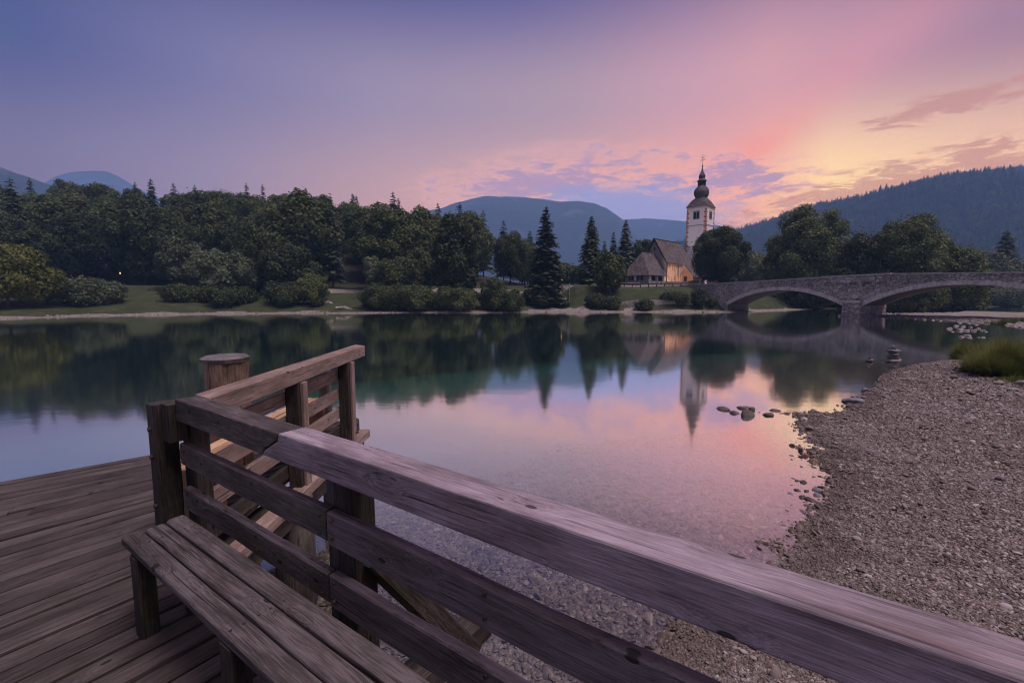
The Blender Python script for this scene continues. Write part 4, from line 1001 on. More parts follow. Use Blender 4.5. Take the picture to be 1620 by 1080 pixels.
    a = [L(-.03, -5.8, 6.75), L(-8.0, -5.8, 6.75), L(-5.5, -2.7, 11.7), L(-.03, -2.7, 11.7)]; slab('porch_roof', a, .14, U)
    # tower
    K = Vector(at_y(1113, 447, 109)); K.z = 0; S = 4.7; CT = K + U * (S / 2) - Wv * (S / 2); hs = S / 2; zt = 23.65
    T = lambda u, w, z: CT + U * u + Wv * w + Vector((0, 0, z))
    mb = MB(); V = []
    for z in (3.0, zt):
        e = hs + (.12 if z < 5 else 0)
        V += [T(-e, -e, z), T(e, -e, z), T(e, e, z), T(-e, e, z)]
    mb.add(V, [[0, 1, 5, 4], [1, 2, 6, 5], [2, 3, 7, 6], [3, 0, 4, 7], [4, 5, 6, 7], [3, 2, 1, 0]]); tw = fin(mb, 'tower', M['white'])
    ex = lambda z: hs + .12 * (zt - z) / (zt - 3)
    for z in (zt - (352 - 324.4) * .1514 - .25, zt - (384 - 324.4) * .1514 - .3):
        mb = MB(); e = ex(z) + .07; mb.prism([T(-e, -e, z), T(e, -e, z), T(e, e, z), T(-e, e, z)], (0, 0, .18)); fin(mb, 'string_course', M['bandm'], tw)
    mb = MB(); e = hs + .06; mb.prism([T(-e, -e, zt - .45), T(e, -e, zt - .45), T(e, e, zt - .45), T(-e, e, zt - .45)], (0, 0, .4)); fin(mb, 'cornice', M['quoin'], tw)
    mr = MB(); mc = MB(); i = 0; z = 5.0
    while z < zt - .6:
        e = ex(z) + .015; wd = .62 if i % 2 else .30
        for su, sw_ in ((-1, 1), (1, 1), (-1, -1)):
            # strips wrapping each visible corner on both faces
            for ax in (0, 1):
                for mb_, w_, pr in ((mc, .46, .0), (mr, wd, .014)):
                    if mb_ is mr and not i % 2 and False: continue
                    e2 = e + pr
                    if ax == 0:
                        a_, b_ = (su * e2, su * (e - w_)); q = [T(a_, sw_ * e2, z), T(b_, sw_ * e2, z), T(b_, sw_ * e2, z + (.34 if mb_ is mr else .55)), T(a_, sw_ * e2, z + (.34 if mb_ is mr else .55))]; mb_.prism(q, Wv * (-sw_ * .02))
                    else:
                        a_, b_ = (sw_ * e2, sw_ * (e - w_)); q = [T(su * e2, a_, z), T(su * e2, b_, z), T(su * e2, b_, z + (.34 if mb_ is mr else .55)), T(su * e2, a_, z + (.34 if mb_ is mr else .55))]; mb_.prism(q, U * (-su * .02))
        z += .55; i += 1
    fin(mc, 'corner_strip', M['quoin'], tw); fin(mr, 'quoins', M['red'], tw)
    zw = zt - (342.5 - 324.4) * .1514 - .1
    for face in (0, 1):   # 0 = face -u (towards us, left), 1 = face +w (right)
        Tf = (lambda q, d, z: T(-hs - d, q, z)) if face == 0 else (lambda q, d, z: T(q, hs + d, z))
        dv = U if face == 0 else -Wv
        mb = MB(); mb.prism([Tf(-.8, .07, zw - .1), Tf(.8, .07, zw - .1), Tf(.8, .07, zw + 1.9), Tf(-.8, .07, zw + 1.9)], dv * .06); wf = fin(mb, 'bell_window', M['bandm'], tw)
        for q0, q1 in ((-.62, -.08), (.08, .62)):
            pts = [(q0, zw + .05), (q1, zw + .05), (q1, zw + 1.3)] + [((q0 + q1) / 2 + (q1 - q0) / 2 * math.cos(a_), zw + 1.3 + .32 * math.sin(a_)) for a_ in np.linspace(.4, 2.74, 4)] + [(q0, zw + 1.3)]
            mb = MB(); mb.prism([Tf(q, .085, z) for q, z in pts], dv * .03); fin(mb, 'opening', M['black'], wf)
    # spire: square eaves melting into an onion, lantern, small bulb
    prof = [(22.5, 324.6, 1), (22.2, 323.6, 1), (19.5, 320.2, .9), (17.4, 317, .75), (14.2, 313.4, .5), (10.6, 310.6, .3), (9.0, 309.4, .2), (9.6, 308.2, .1), (11.1, 305.2, 0), (11.7, 301.8, 0), (11.2, 298.6, 0), (9.6, 295.6, 0), (7.4, 293.2, 0), (6.1, 291.4, 0)]
    zof = lambda v: zt + (324.4 - v) * .1514 * 1.03
    def loft(prof, name, mat, k=24):
        mb = MB()
        for (sp, v, sq) in prof:
            rad = sp * .1514
            for j in range(k):
                an = 2 * math.pi * j / k + math.pi / 4; hsq = rad / 1.327
                rs = hsq / max(abs(math.cos(an)), abs(math.sin(an))); oc = rad * (1 - .03 * (1 - abs(math.cos(4 * (an)))))
                rr = rs * sq + oc * (1 - sq)
                mb.v.append(tuple(T(math.cos(an) * rr, math.sin(an) * rr, zof(v)))); mb.g.append((an * max(rad, .5), (324 - v) * .1514 + 20, 0))
        n = len(prof)
        for i in range(n - 1):
            for j in range(k): mb.f.append([i * k + j, i * k + (j + 1) % k, (i + 1) * k + (j + 1) % k, (i + 1) * k + j])
        mb.f.append([j for j in range(k)][::-1]); mb.f.append([(n - 1) * k + j for j in range(k)])
        return fin(mb, name, mat, tw)
    loft(prof, 'onion_dome', M['shingle'])
    for j in range(8):
        an = 2 * math.pi * j / 8 + .2; rr = 5.1 * .1514; mb = MB()
        mb.box(T(math.cos(an) * rr, math.sin(an) * rr, zof(291.6)), T(math.cos(an) * rr, math.sin(an) * rr, zof(284.2)), .24, .24); fin(mb, 'lantern_post', M['iron'], tw)
    loft([(4.9, 291.5, 0), (4.9, 289.6, 0)], 'lantern_sill', M['iron'], 16)
    loft([(7.3, 284.6, 0), (7.1, 283.9, 0), (4.9, 281.2, 0), (4.5, 280, 0), (5.0, 278.4, 0), (5.1, 276.6, 0), (4.5, 274.6, 0), (2.9, 272.2, 0), (1.7, 269, 0), (.95, 265.5, 0), (.5, 262.6, 0)], 'small_onion_dome', M['shingle'], 16)
    mb = MB(); iv, fi = ico(2, rng, 0, (.2, .2, .2)); mb.add([T(0, 0, zof(261.6)) + Vector(p) for p in iv], fi.tolist()); fin(mb, 'ball', M['iron'], tw)
    mb = MB(); zc = zof(261.5); mb.box(T(0, 0, zc), T(0, 0, zof(244.5)), .07, .07); mb.box(T(-.62 * 0, -.55, zof(249.3)), T(0, .55, zof(249.3)), .07, .07); mb.box(T(0, -.55, zof(253)), T(0, .55, zof(253)), .07, .07); fin(mb, 'cross', M['iron'], tw)
build_church()
def floodlight(p, tgt, watts, c, size, label):
    p = Vector(p); zb = gz(p.x, p.y); tgt = Vector(tgt); root = empty('floodlight', (p.x, p.y, zb)); tag(root, label, 'floodlight')
    mb = MB(); mb.tube([(0, 0, -.3), (0, 0, .5)], [.04, .04], 8); mb.build('post', M['iron'], root)
    h0 = Vector((0, 0, .6)); d = (tgt - Vector((p.x, p.y, zb + .6))).normalized()
    mb = MB(); mb.tube([h0 - d * .15, h0 + d * .10], [.10, .16], 10); mb.build('housing', M['iron'], root)
    l = bpy.data.lights.new('floodlight_bulb', 'SPOT'); l.energy = watts; l.color = c; l.spot_size = R(size); l.spot_blend = .8; l.shadow_soft_size = .12
    lo = bpy.data.objects.new('bulb', l); col.objects.link(lo); lo.parent = root; lo.location = h0 + d * .16; lo.rotation_euler = d.to_track_quat('-Z', 'Y').to_euler()
floodlight(at_y(1066, 446, 94.2), at_y(1069, 436, 101), 420, (1.0, .66, .42), 95, 'small lit floodlight on a short post aimed at the frescoed church wall')
floodlight(at_y(1046, 450, 87.5), at_y(1100, 372, 107), 5600, (1.0, .80, .82), 34, 'small lit floodlight by the guard rail aimed up at the bell tower')

# ------------------------------------------------------------------ walls, rail, stairs, small things on the church bank
def wall_line(name, pts, zs, th, mat, label, cat, coping=None, parent=None):
    root = empty(name, (pts[0][0], pts[0][1], zs[0][0])); tag(root, label, cat)
    mb = MB(); mc = MB(); L = 0; off = Vector(root.location)
    for (a, b, za, zb) in zip(pts[:-1], pts[1:], zs[:-1], zs[1:]):
        A_, B_ = Vector((*a, 0)), Vector((*b, 0)); d = (B_ - A_); l = d.length; d.normalize(); n_ = Vector((-d.y, d.x, 0))
        V = [A_ + Vector((0, 0, za[0])), B_ + Vector((0, 0, zb[0])), B_ + Vector((0, 0, zb[1])), A_ + Vector((0, 0, za[1]))]
        mb.prism([v - off for v in V], n_ * th, [(L + q, w, v.z) for w in (0, th) for q, v in zip((0, l, l, 0), V)])
        if coping:
            e = .14; A2 = A_ - n_ * e; B2 = B_ - n_ * e; t_ = th + 2 * e
            for (pa, pb, za_, zb_) in ((A2, B2, za[1], zb[1]),):
                V = [pa + Vector((0, 0, za_ + .004)), pa + n_ * t_ + Vector((0, 0, za_ + .004)), pa + n_ * (t_ / 2) + Vector((0, 0, za_ + .3))]
                mc.prism([v - off for v in V], (pb - pa) + Vector((0, 0, zb_ - za_)), [(L, q, 0) for q in (0, .5, .25)] + [(L + l, q, 0) for q in (0, .5, .25)])
        L += l
    fix_normals(mb.build('masonry', mat, root))
    if coping: fix_normals(mc.build('coping', coping, root))
    return root
q = lambda px, Y: tuple(at_y(px, 450, Y)[:2])
wall_line('churchyard_wall', [q(1027, 89.5), q(1060, 90), q(1088, 91), q(1100, 94), q(1108, 99)], [(3.6, 5.05), (3.6, 5.1), (3.6, 5.2), (3.6, 5.5), (3.8, 5.9)], .4, M['cream'], 'cream plastered churchyard wall with a shingled coping below the frescoed church wall', 'wall', M['shingle'])
wall_line('stone_wall', [q(978, 92), q(1000, 90.5), q(1012, 89.8)], [(3.6, 4.9), (3.6, 4.95), (3.6, 5.0)], .4, M['grey'], 'short low grey wall with shingled coping running from the church porch towards the trees', 'wall', M['shingle'])
sx = [978, 1010, 1045, 1080, 1112]
wall_line('retaining_wall', [q(p, Yv) for p, Yv in zip(sx, (76.0, 75.8, 75.5, 75.4, 75.5))], [(-.5, 1.5), (-.5, 1.9), (-.5, 1.95), (-.5, 2.0), (-.5, 2.1)], 1.4, M['masonry'], 'low rubble retaining wall at the waterline below the grassy church bank', 'wall')
# arched gate
def gate():
    p = Vector(at_y(1112, 452, 98)); root = empty('gateway', (p.x, p.y, 4.4)); tag(root, 'small arched gateway in the plastered wall at the foot of the church tower', 'gateway')
    prof = [(-.3, -.8), (.25, -.8), (.25, 1.2)] + [(.65 - .4 * math.cos(a), 1.2 + .5 * math.sin(a)) for a in np.linspace(.2, 2.94, 7)] + [(1.05, 1.2), (1.05, -.8), (2.2, -.8), (2.2, 2.2), (-.3, 2.2)]
    mb = MB(); mb.prism([(x_, 0, z_) for x_, z_ in prof], (0, .5, 0)); fix_normals(mb.build('masonry', M['grey'], root))
    mb = MB(); mb.prism([(-.5, -.15, 2.204), (-.5, .65, 2.204), (-.5, .25, 2.6)], (2.9, 0, 0), None); fix_normals(mb.build('coping', M['shingle'], root))
gate()
def guard_rail():
    P0 = np.array(q(962, 84.5)); P1 = np.array(q(1116, 84.0)); n = 13
    z_ = lambda f: gz(*(P0 + (P1 - P0) * f))
    root = empty('guard_rail', (P0[0], P0[1], z_(0))); tag(root, 'low timber guard rail along the road edge above the grassy church bank', 'guard rail'); off = Vector(root.location)
    for i in range(n):
        f = i / (n - 1); p = P0 + (P1 - P0) * f; mb = MB(); z = z_(f); mb.box(Vector((*p, z - .3)) - off, Vector((*p, z + .62)) - off, .16, .16, bev=.02); mb.build('post', M['old'], root)
    mb = MB(); zz = max(z_(f) for f in np.linspace(0, 1, 9)) ; mb.box(Vector((P0[0] - .5, P0[1] - .1, z_(0) + .55)) - off, Vector((P1[0], P1[1] - .1, z_(1) + .55)) - off, .1, .2, bev=.02, seg=8, wob=.01); mb.build('rail', M['old'], root)
guard_rail()
def stairs():
    a = Vector(at_y(909, 488, 78.5)); b = Vector(at_y(909, 462, 85.0)); n = 12
    root = empty('stone_stairs', (a.x, a.y, gz(a.x, a.y))); tag(root, 'steep stone stairs with a pale handrail post leading from the beach up to the road', 'stairs'); off = Vector(root.location)
    z0 = .5; z1 = 3.9
    mb = MB()
    for i in range(n):
        f0 = i / n; f1 = (i + 1) / n; p = a.lerp(b, f0); p2 = a.lerp(b, f1); zz = z0 + (z1 - z0) * f1
        mb.prism([(p.x - .7, p.y, z0 - 1), (p.x + .7, p.y, z0 - 1), (p.x + .7, p.y, zz), (p.x - .7, p.y, zz)], (0, p2.y - p.y + .05 * (i < n - 1), 0))
    mb.v = [tuple(Vector(v) - off) for v in mb.v]; fix_normals(mb.build('steps', M['concrete'], root))
    mb = MB(); mb.box(Vector((a.x - .95, a.y - .2, .3)) - off, Vector((a.x - .95, a.y - .2, 1.5)) - off, .07, .07); mb.box(Vector((a.x - .95, a.y - .2, 1.45)) - off, Vector((b.x - .95, b.y, z1 + .95)) - off, .12, .12); mb.box(Vector((b.x - .95, b.y, z1 - .2)) - off, Vector((b.x - .95, b.y, z1 + 1.2)) - off, .12, .12); mb.build('handrail', M['old'], root)
stairs()
def emis(name, c, st):
    m = bpy.data.materials.new(name); m.use_nodes = True; m.node_tree.nodes.clear(); t = NT(m.node_tree); o = t.new('ShaderNodeOutputMaterial'); e = t.new('ShaderNodeEmission'); e.inputs[0].default_value = (*c, 1); e.inputs[1].default_value = st; t.l.new(e.outputs[0], o.inputs[0]); return m
M['lampglow'] = emis('lamp_glow', (1.0, .62, .18), 1.6)
def lamp(px, py, Y, label, h=3.2):
    p = at_y(px, py, Y); zb = gz(p[0], p[1]); h = max(p[2] - zb, 1.5); root = empty('street_lamp', (p[0], p[1], zb)); tag(root, label, 'street lamp')
    mb = MB(); mb.tube([(0, 0, -.3), (0, 0, .6), (0, 0, h - .25)], [.08, .055, .045], 8); mb.build('pole', M['iron'], root)
    mb = MB(); mb.tube([(0, 0, h - .22), (0, 0, h + .16)], [.07, .10], 8); g_ = mb.build('lantern', M['lampglow'], root)
    mb = MB(); mb.tube([(0, 0, h + .165), (0, 0, h + .32)], [.22, .04], 8); mb.build('cap', M['iron'], root)
lamp(889, 443, 92, 'lit street lamp with a yellow lantern left of the yellow road sign')
lamp(190, 432, 98, 'lit street lamp glowing among the dark trunks at the foot of the wooded hill')
def sign():
    p = at_y(911, 452, 90); zb = gz(p[0], p[1]); root = empty('road_sign', (p[0], p[1], zb)); tag(root, 'wide yellow road sign on two posts beside the road left of the church', 'road sign')
    h = p[2] - zb
    for dx in (-.35, .35): mb = MB(); mb.tube([(dx, 0, -.3), (dx, 0, h + .2)], [.035, .035], 6); mb.build('post', M['iron'], root)
    mb = MB(); mb.box((-.6, -.05, h), (.6, -.05, h), .03, .42); mb.build('panel', mat_noise('yellow_sign', (.75, .38, .04), (.8, .44, .06), 3, .5, .05), root)
sign()
def house(px0, px1, Y, zb, ze, zr, wallm, label):
    a = Vector(at_y(px0, 450, Y)); b = Vector(at_y(px1, 450, Y)); root = empty('house', (a.x, a.y, zb)); tag(root, label, 'house'); w = b.x - a.x; d = 6
    mb = MB(); mb.prism([(0, 0, -1), (w, 0, -1), (w, 0, ze - zb), (0, 0, ze - zb)], (0, d, 0)); wl = fix_normals(mb.build('wall', wallm, root))
    mb = MB(); mb.prism([(-.4, -.5, ze - zb), (-.4, d / 2, zr - zb), (-.4, d + .5, ze - zb)], (w + .8, 0, 0), None); fix_normals(mb.build('roof', M['red'], root))
    for i in range(max(1, int(w / 1.8))):
        x = .6 + i * 1.8; mb = MB(); mb.prism([(x, -.03, .9), (x + .8, -.03, .9), (x + .8, -.03, 2.1), (x, -.03, 2.1)], (0, .06, 0)); mb.build('window', M['black'], wl)
house(1119, 1140, 122, 4.5, 7.0, 9.3, M['ochre2'], 'small house with a red roof half hidden between the gateway and the linden')
house(1214, 1232, 126, 4.5, 8.2, 10.0, M['white'], 'pale house glimpsed between the small pale tree and the tall maple')
def driftwood(px, py, L, rz, label, mat, n=4, th=.12):
    p = at_z(px, py, .15); root = empty('driftwood', (p[0], p[1], gz(p[0], p[1])), rz); tag(root, label, 'driftwood')
    mb = MB(); pts = [(L * (f - .5), random.gauss(0, .08), .1 + .12 * math.sin(3 * f + 1)) for f in np.linspace(0, 1, 6)]; mb.tube(pts, [th * 1.3, th, th * .9, th * .8, th * .6, th * .3], 7, jit=.1); mb.build('log', mat, root)
    for i in range(n):
        x = L * random.uniform(-.4, .35); mb = MB(); a = random.uniform(0, 6.28); l = L * random.uniform(.2, .38)
        mb.tube([(x, 0, .15), (x + l * .5 * math.cos(a), l * .4 * math.sin(a), .15 + l * .3), (x + l * math.cos(a), l * .7 * math.sin(a), .15 + l * .38)], [th * .5, th * .35, th * .12], 5, jit=.1); mb.build('branch', mat, root)
M['driftw'] = mat_noise('bleached_wood', (.22, .19, .17), (.46, .41, .38), 5, .9, .4)
driftwood(520, 492, 1.3, .4, 'thick pale bleached stump on the gravel below the open meadow', M['driftw'], 3, .38)
driftwood(545, 493, 2.6, .1, 'long pale driftwood log beside the bleached stump', M['driftw'], 5, .16)
driftwood(568, 493, 2.0, -.2, 'dark twiggy driftwood at the foot of the shore thicket', M['bark'], 5, .12)
driftwood(792, 491, 3.0, .2, 'fallen pale branch lying under the last low bush of the thicket', M['driftw'], 6, .09)
driftwood(858, 487, 3.4, -.15, 'heap-like tangle of grey driftwood on the stony bank below the ragged spruce', M['driftw'], 8, .14)
driftwood(877, 484, 1.2, 1.2, 'reddish broken stump standing in the driftwood on the stony bank', mat_noise('red_rotten_wood', (.22, .08, .045), (.36, .15, .09), 5, .9, .4), 3, .3)
driftwood(893, 490, 2.6, .05, 'straight grey log lying on the beach in front of the stairs', M['driftw'], 3, .15)
for i_, (px, by, ty, hp, Yd, lab) in enumerate([(940, 489, 465, 17, 75, 'round dark bush on the beach below the evenly tapered spruce'), (968, 489, 469, 14, 75.2, 'round bush beside the waterside end of the church bank'),
        (1020, 489, 474, 14, 74.6, 'bush standing before the retaining wall'), (1068, 478, 464, 24, 76.4, 'dark shrub spilling over the top of the retaining wall'), (1104, 488, 458, 12, 75.2, 'ivy-like shrub filling the corner between retaining wall and bridge'), (1124, 490, 474, 9, 75.6, 'small shrub at the foot of the bridge abutment')]):
    own_broadleaf('bank_bush', px, by, ty, hp, Yd, 400 + i_, M['leafB'], lab, 9, 4500, .26, .0, .8, 'bushes on the church bank', 'bush', z=gz(*at_y(px, by, Yd)[:2]) if i_ not in (3,) else 1.7)

# ------------------------------------------------------------------ jetty, railings, bench
SA = Vector((.817, -.576, 0)).normalized(); NA = Vector((SA.y * -1, SA.x, 0)) * 1.0
NA = Vector((.576, .817, 0)).normalized()
def J(s, n, z): return SA * s + NA * n + Vector((0, 0, DECK + z))
class Root:
    """a thing at its base; part(name, mb, mat) hangs a mesh on it"""
    def __init__(s, name, loc, label, cat, group=None): s.o = empty(name, loc); tag(s.o, label, cat, group); s.off = Vector(loc)
    def part(s, name, mb, mat, parent=None, fix=False, smooth=False):
        mb.v = [tuple(Vector(v) - s.off) for v in mb.v]; o = mb.build(name, mat, parent or s.o, smooth)
        return fix_normals(o) if fix else o
jet = Root('jetty', J(-4, -.5, -DECK), 'weathered wooden jetty deck of narrow planks fanning towards the lake', 'jetty')
# planks fan: their far edge line turns from 41 to 55 degrees
mb = MB(); Q = np.array([-4.42, 3.79]) ; step = .133; s_ = 0.0; i = 0
def fan(s_):
    q = np.array([-4.42, 3.79]) + s_ * np.array([.745, -.667]); th = R(41.4 + (55 - 41.4) * min(1, max(0, s_ / 2.3)) ** .8); return q, np.array([math.cos(th), math.sin(th)])
def hit(q, d, n):      # along d until the rail line n
    nn = np.array([NA.x, NA.y]); return q + d * ((n - q @ nn) / (d @ nn))
def bound(q, d):
    """far end of a plank: the rail line, or the outer railing further out"""
    a = hit(q, d, 1.06)
    if (a @ np.array([SA.x, SA.y])) < -3.3:
        tt_ = (-2.02 - q[0]) / d[0]; a = q + d * tt_
    return a
ends = []
while s_ < 6.3:
    q0, d0 = fan(s_); q1, d1 = fan(s_ + step)
    e0, e1 = bound(q0, d0), bound(q1, d1)
    if (e0 @ np.array([SA.x, SA.y]) < -3.3) != (e1 @ np.array([SA.x, SA.y]) < -3.3): e0 = hit(q0, d0, 1.06); e1 = hit(q1, d1, 1.06)
    st0 = q0 - d0 * 2.6; st1 = q1 - d1 * 2.6
    cut = [0.0, 1.0]
    if i in (2, 5, 6, 11, 17, 24): cut = [0, {2: .44, 5: .50, 6: .53, 11: .35, 17: .5, 24: .4}[i], 1]
    for c0, c1 in zip(cut[:-1], cut[1:]):
        gp = random.choice((.018, .022, .026, .034)); z = random.uniform(-.006, .004); zt_ = random.uniform(-.005, .005)
        nrm = (q1 - q0) / step
        L_ = float(np.linalg.norm(e0 - st0)); seg = 6
        ce = .004 / L_
        go = Vector((random.uniform(0, 60), random.uniform(0, 60), random.uniform(0, 60)))
        prof_ = [(0, -.04), (0, -.007), (.06, .0), (.94, .0), (1, -.007), (1, -.04)]
        V = []; G = []
        for k_ in range(seg + 1):
            f = c0 + (c1 - c0) * k_ / seg; f = min(max(f, c0 + ce), c1 - ce)
            A_ = st0 + (e0 - st0) * f; B_ = st1 + (e1 - st1) * f; nn_ = (B_ - A_); w_ = np.linalg.norm(nn_); nn_ = nn_ / w_
            A_ = A_ + nn_ * gp / 2; wz = random.gauss(0, .0008); w2 = w_ - gp
            for (u_, zz) in prof_:
                p = A_ + nn_ * w2 * u_; V.append((p[0], p[1], DECK + zz + z + wz + (zt_ if u_ > .5 else 0))); G.append(go + Vector((f * L_, u_ * w2, zz)))
        k = 6; Fc = []
        for a in range(seg):
            for b in range(k): Fc.append([a * k + b, (a + 1) * k + b, (a + 1) * k + (b + 1) % k, a * k + (b + 1) % k])
        Fc.append(list(range(k))); Fc.append([seg * k + b for b in range(k)][::-1])
        mb.add(V, Fc, G)
    s_ += step; i += 1
jet.part('decking', mb, M['deckw'], fix=True)
mb = MB(); a, d = fan(-.02); p0 = a - d * 2.6; p1 = a + d * 3.2; mb.box((p0[0] - .03, p0[1] + .03, DECK - .012), (p1[0] - .03, p1[1] + .03, DECK - .012), .09, .035, bev=.006, seg=10, wob=.002); jet.part('edge_board', mb, M['deckw'])
mb = MB(); mb.box((p0[0] - .02, p0[1] + .02, DECK - .16), (p1[0] - .02, p1[1] + .02, DECK - .16), .08, .22, bev=.008); jet.part('fascia_board', mb, M['old'])
mb = MB(); mb.box(J(-3.2, 1.0, -.15), J(4, 1.0, -.15), .1, .2, bev=.01); jet.part('fascia_board', mb, M['old'])
for n_, dz in ((.3, -.17), (-.8, -.17)): mb = MB(); mb.box(J(-4.6, n_, dz), J(4, n_, dz), .18, .24, bev=.01); jet.part('joist', mb, M['pile'])
for (x, y) in ((-3.9, 4.0), (-2.2, 2.2), (-5.0, 2.0), (-.6, .9), (-3.0, .4)):
    mb = MB(); mb.tube([(x, y, -2.5), (x, y, .2), (x, y, DECK - .05)], [.17, .155, .15], 14, jit=.03); jet.part('pile', mb, M['pile'], smooth=True)
# framework under the outer corner
mb = MB(); mb.tube([(-1.96, 3.9, -2.2), (-1.96, 3.9, .1), (-1.95, 3.9, DECK - .36)], [.185, .17, .165], 18, jit=.03); jet.part('pile', mb, M['pile'], smooth=True)
mb = MB(); mb.tube([(-1.96, 5.3, -2.6), (-1.96, 5.3, DECK - .36)], [.17, .16], 16, jit=.03); jet.part('pile', mb, M['pile'], smooth=True)
mb = MB(); mb.box((-1.905, 2.55, DECK - .135), (-1.905, 5.75, DECK - .135), .13, .10, bev=.01, seg=6, wob=.003); jet.part('outer_ledge', mb, M['tan'])
mb = MB(); mb.box((-2.0, 2.9, DECK - .30), (-2.0, 5.7, DECK - .30), .2, .22, bev=.03, seg=8, wob=.01); jet.part('joist', mb, M['pile'])
mb = MB(); mb.tube([(-2.15, 2.7, DECK - .22), (-2.0, 4.2, DECK - .25), (-2.1, 5.6, DECK - .24)], [.12, .13, .11], 12, jit=.06); jet.part('joist', mb, M['pile'])
mb = MB(); mb.tube([J(-3.5, 1.25, -.3), J(-1.7, 1.22, -.32)], [.12, .12], 12, jit=.06); jet.part('joist', mb, M['pile'])
mb = MB(); mb.box(J(-1.64, .6, -.33), J(-1.64, 2.0, -.33), .16, .16, bev=.015); jet.part('joist', mb, M['pile'])

# railing beside the bench
ra = Root('wooden_railing', J(-3.3, 1.1, 0), 'heavy plank railing running diagonally in front of the viewer behind the bench', 'railing')
def sz_prism(prof, n0, n1, seg=1):
    P_ = [J(s, n0, z) for s, z in prof]; go = (random.uniform(0, 50), random.uniform(0, 50), random.uniform(0, 50)); G = [(go[0] + s, go[1] + n, go[2] + z) for n in (n0, n1) for s, z in prof]
    mb = MB(); mb.prism(P_, NA * (n1 - n0), G); return mb
def bevel(o, w, seg=2):
    md = o.modifiers.new('soft_edges', 'BEVEL'); md.width = w; md.segments = seg; md.limit_method = 'ANGLE'; md.angle_limit = R(40); return o
t1 = .868
mb = sz_prism([(-3.27, t1), (-2.215, t1), (-2.20, t1 + .028), (-2.07, t1 + .098), (-2.055, 1.0), (-3.27, 1.0)], 1.047, 1.178)
bevel(ra.part('top_rail', mb, M['old'], fix=True), .006)['label'] = 'short older length of top rail, greyer, with moss along its edge'
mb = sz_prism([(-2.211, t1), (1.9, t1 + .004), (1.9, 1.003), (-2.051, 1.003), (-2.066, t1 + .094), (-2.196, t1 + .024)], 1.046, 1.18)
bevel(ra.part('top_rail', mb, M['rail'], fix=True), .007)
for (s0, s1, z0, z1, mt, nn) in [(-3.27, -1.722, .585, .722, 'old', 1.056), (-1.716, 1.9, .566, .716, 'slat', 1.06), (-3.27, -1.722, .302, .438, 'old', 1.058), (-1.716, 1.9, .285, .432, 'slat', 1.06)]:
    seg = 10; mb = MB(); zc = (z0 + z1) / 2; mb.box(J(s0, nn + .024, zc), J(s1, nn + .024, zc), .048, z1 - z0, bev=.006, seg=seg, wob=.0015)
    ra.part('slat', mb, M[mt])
mb = MB(); mb.box(J(-3.46, 1.035, -.4), J(-3.46, 1.035, .955), .12, .13, up=NA, bev=.01, seg=5, wob=.002); pst = ra.part('post', mb, M['pile'])
for z in (.30, .62, .80): mb = MB(); mb.tube([J(-3.455, .955, z), J(-3.455, .98, z)], [.014, .014], 8); ra.part('bolt', mb, M['iron'], pst)
mb = MB(); mb.box(J(-3.535, 1.06, .66), J(-3.505, 1.06, .66), .03, .03); ra.part('bolt', mb, M['iron'], pst)
mb = MB(); mb.box(J(-3.335, 1.06, .73), J(-3.335, 1.06, .965), .11, .1, up=NA, bev=.008); ra.part('packing_block', mb, M['pile'])
mb = MB(); mb.box(J(-3.34, 1.175, -.4), J(-3.34, 1.175, .862), .16, .1, up=NA, bev=.008, seg=4, wob=.002); ra.part('post', mb, M['pile'])
for (s0, w_) in ((-1.80, .075), (-1.722, .12)):
    mb = MB(); mb.box(J(s0 + w_ / 2, 1.172, -1.6), J(s0 + w_ / 2, 1.172, .862), w_ - .004, .12, up=NA, bev=.008, seg=5, wob=.0015); ra.part('post', mb, M['old' if w_ < .1 else 'pile'])
mb = MB(); mb.box(J(1.0, 1.172, -1.6), J(1.0, 1.172, .862), .19, .12, up=NA, bev=.008); ra.part('post', mb, M['pile'])
mb = MB(); mb.box(J(-1.62, 1.2, .50), J(-1.62, 1.86, -.42), .13, .11, bev=.008, seg=4, wob=.002); ra.part('brace', mb, M['pile'])

# outer railing running straight out over the lake
rb = Root('wooden_railing', (-1.96, 2.9, DECK), 'shorter plank railing with four slats leading away over the lake to a cut end', 'railing')
yA = lambda x: (1.184 - .576 * x) / .817
go = (3.0, 9.0, 1.0)
mb = MB(); pts = [(-1.88, yA(-1.88)), (-1.88, 5.78), (-2.05, 5.93), (-2.05, yA(-2.05))]
V = [Vector((x, y, DECK + .868)) for x, y in pts]; G = [(y, x, z) for z in (.868, 1.0) for x, y in pts]
mb.prism(V, (0, 0, .13), G); bevel(rb.part('top_rail', mb, M['tan'], fix=True), .006)
for z0, z1, mt in ((.665, .785, 'tan'), (.43, .555, 'tan'), (.205, .335, 'tan'), (.0, .12, 'pile')):
    mb = MB(); zc = (z0 + z1) / 2; mb.box((-2.027, yA(-2.03) + .05, DECK + zc), (-2.027, 5.4, DECK + zc), .045, z1 - z0, bev=.005, seg=8, wob=.0015); rb.part('slat', mb, M[mt])
for y0, dz in ((3.94, -.45), (5.17, -.13)):
    mb = MB(); mb.box((-1.943, y0 + .065, DECK + dz), (-1.943, y0 + .065, DECK + .866), .118, .13, up=(0, 1, 0), bev=.006, seg=4, wob=.001); p_ = rb.part('post', mb, M['pile'])
    mb = MB(); mb.box((-1.868, y0 + .085, DECK + min(dz, 0)), (-1.868, y0 + .085, DECK + .862), .03, .09, up=(0, 1, 0), bev=.004); rb.part('batten', mb, M['tan'], p_)
    mb = MB(); mb.tube([(-1.855, y0 + .1, DECK + .02), (-1.82, y0 + .1, DECK + .02)], [.012, .012], 8); rb.part('bolt', mb, M['iron'], p_)
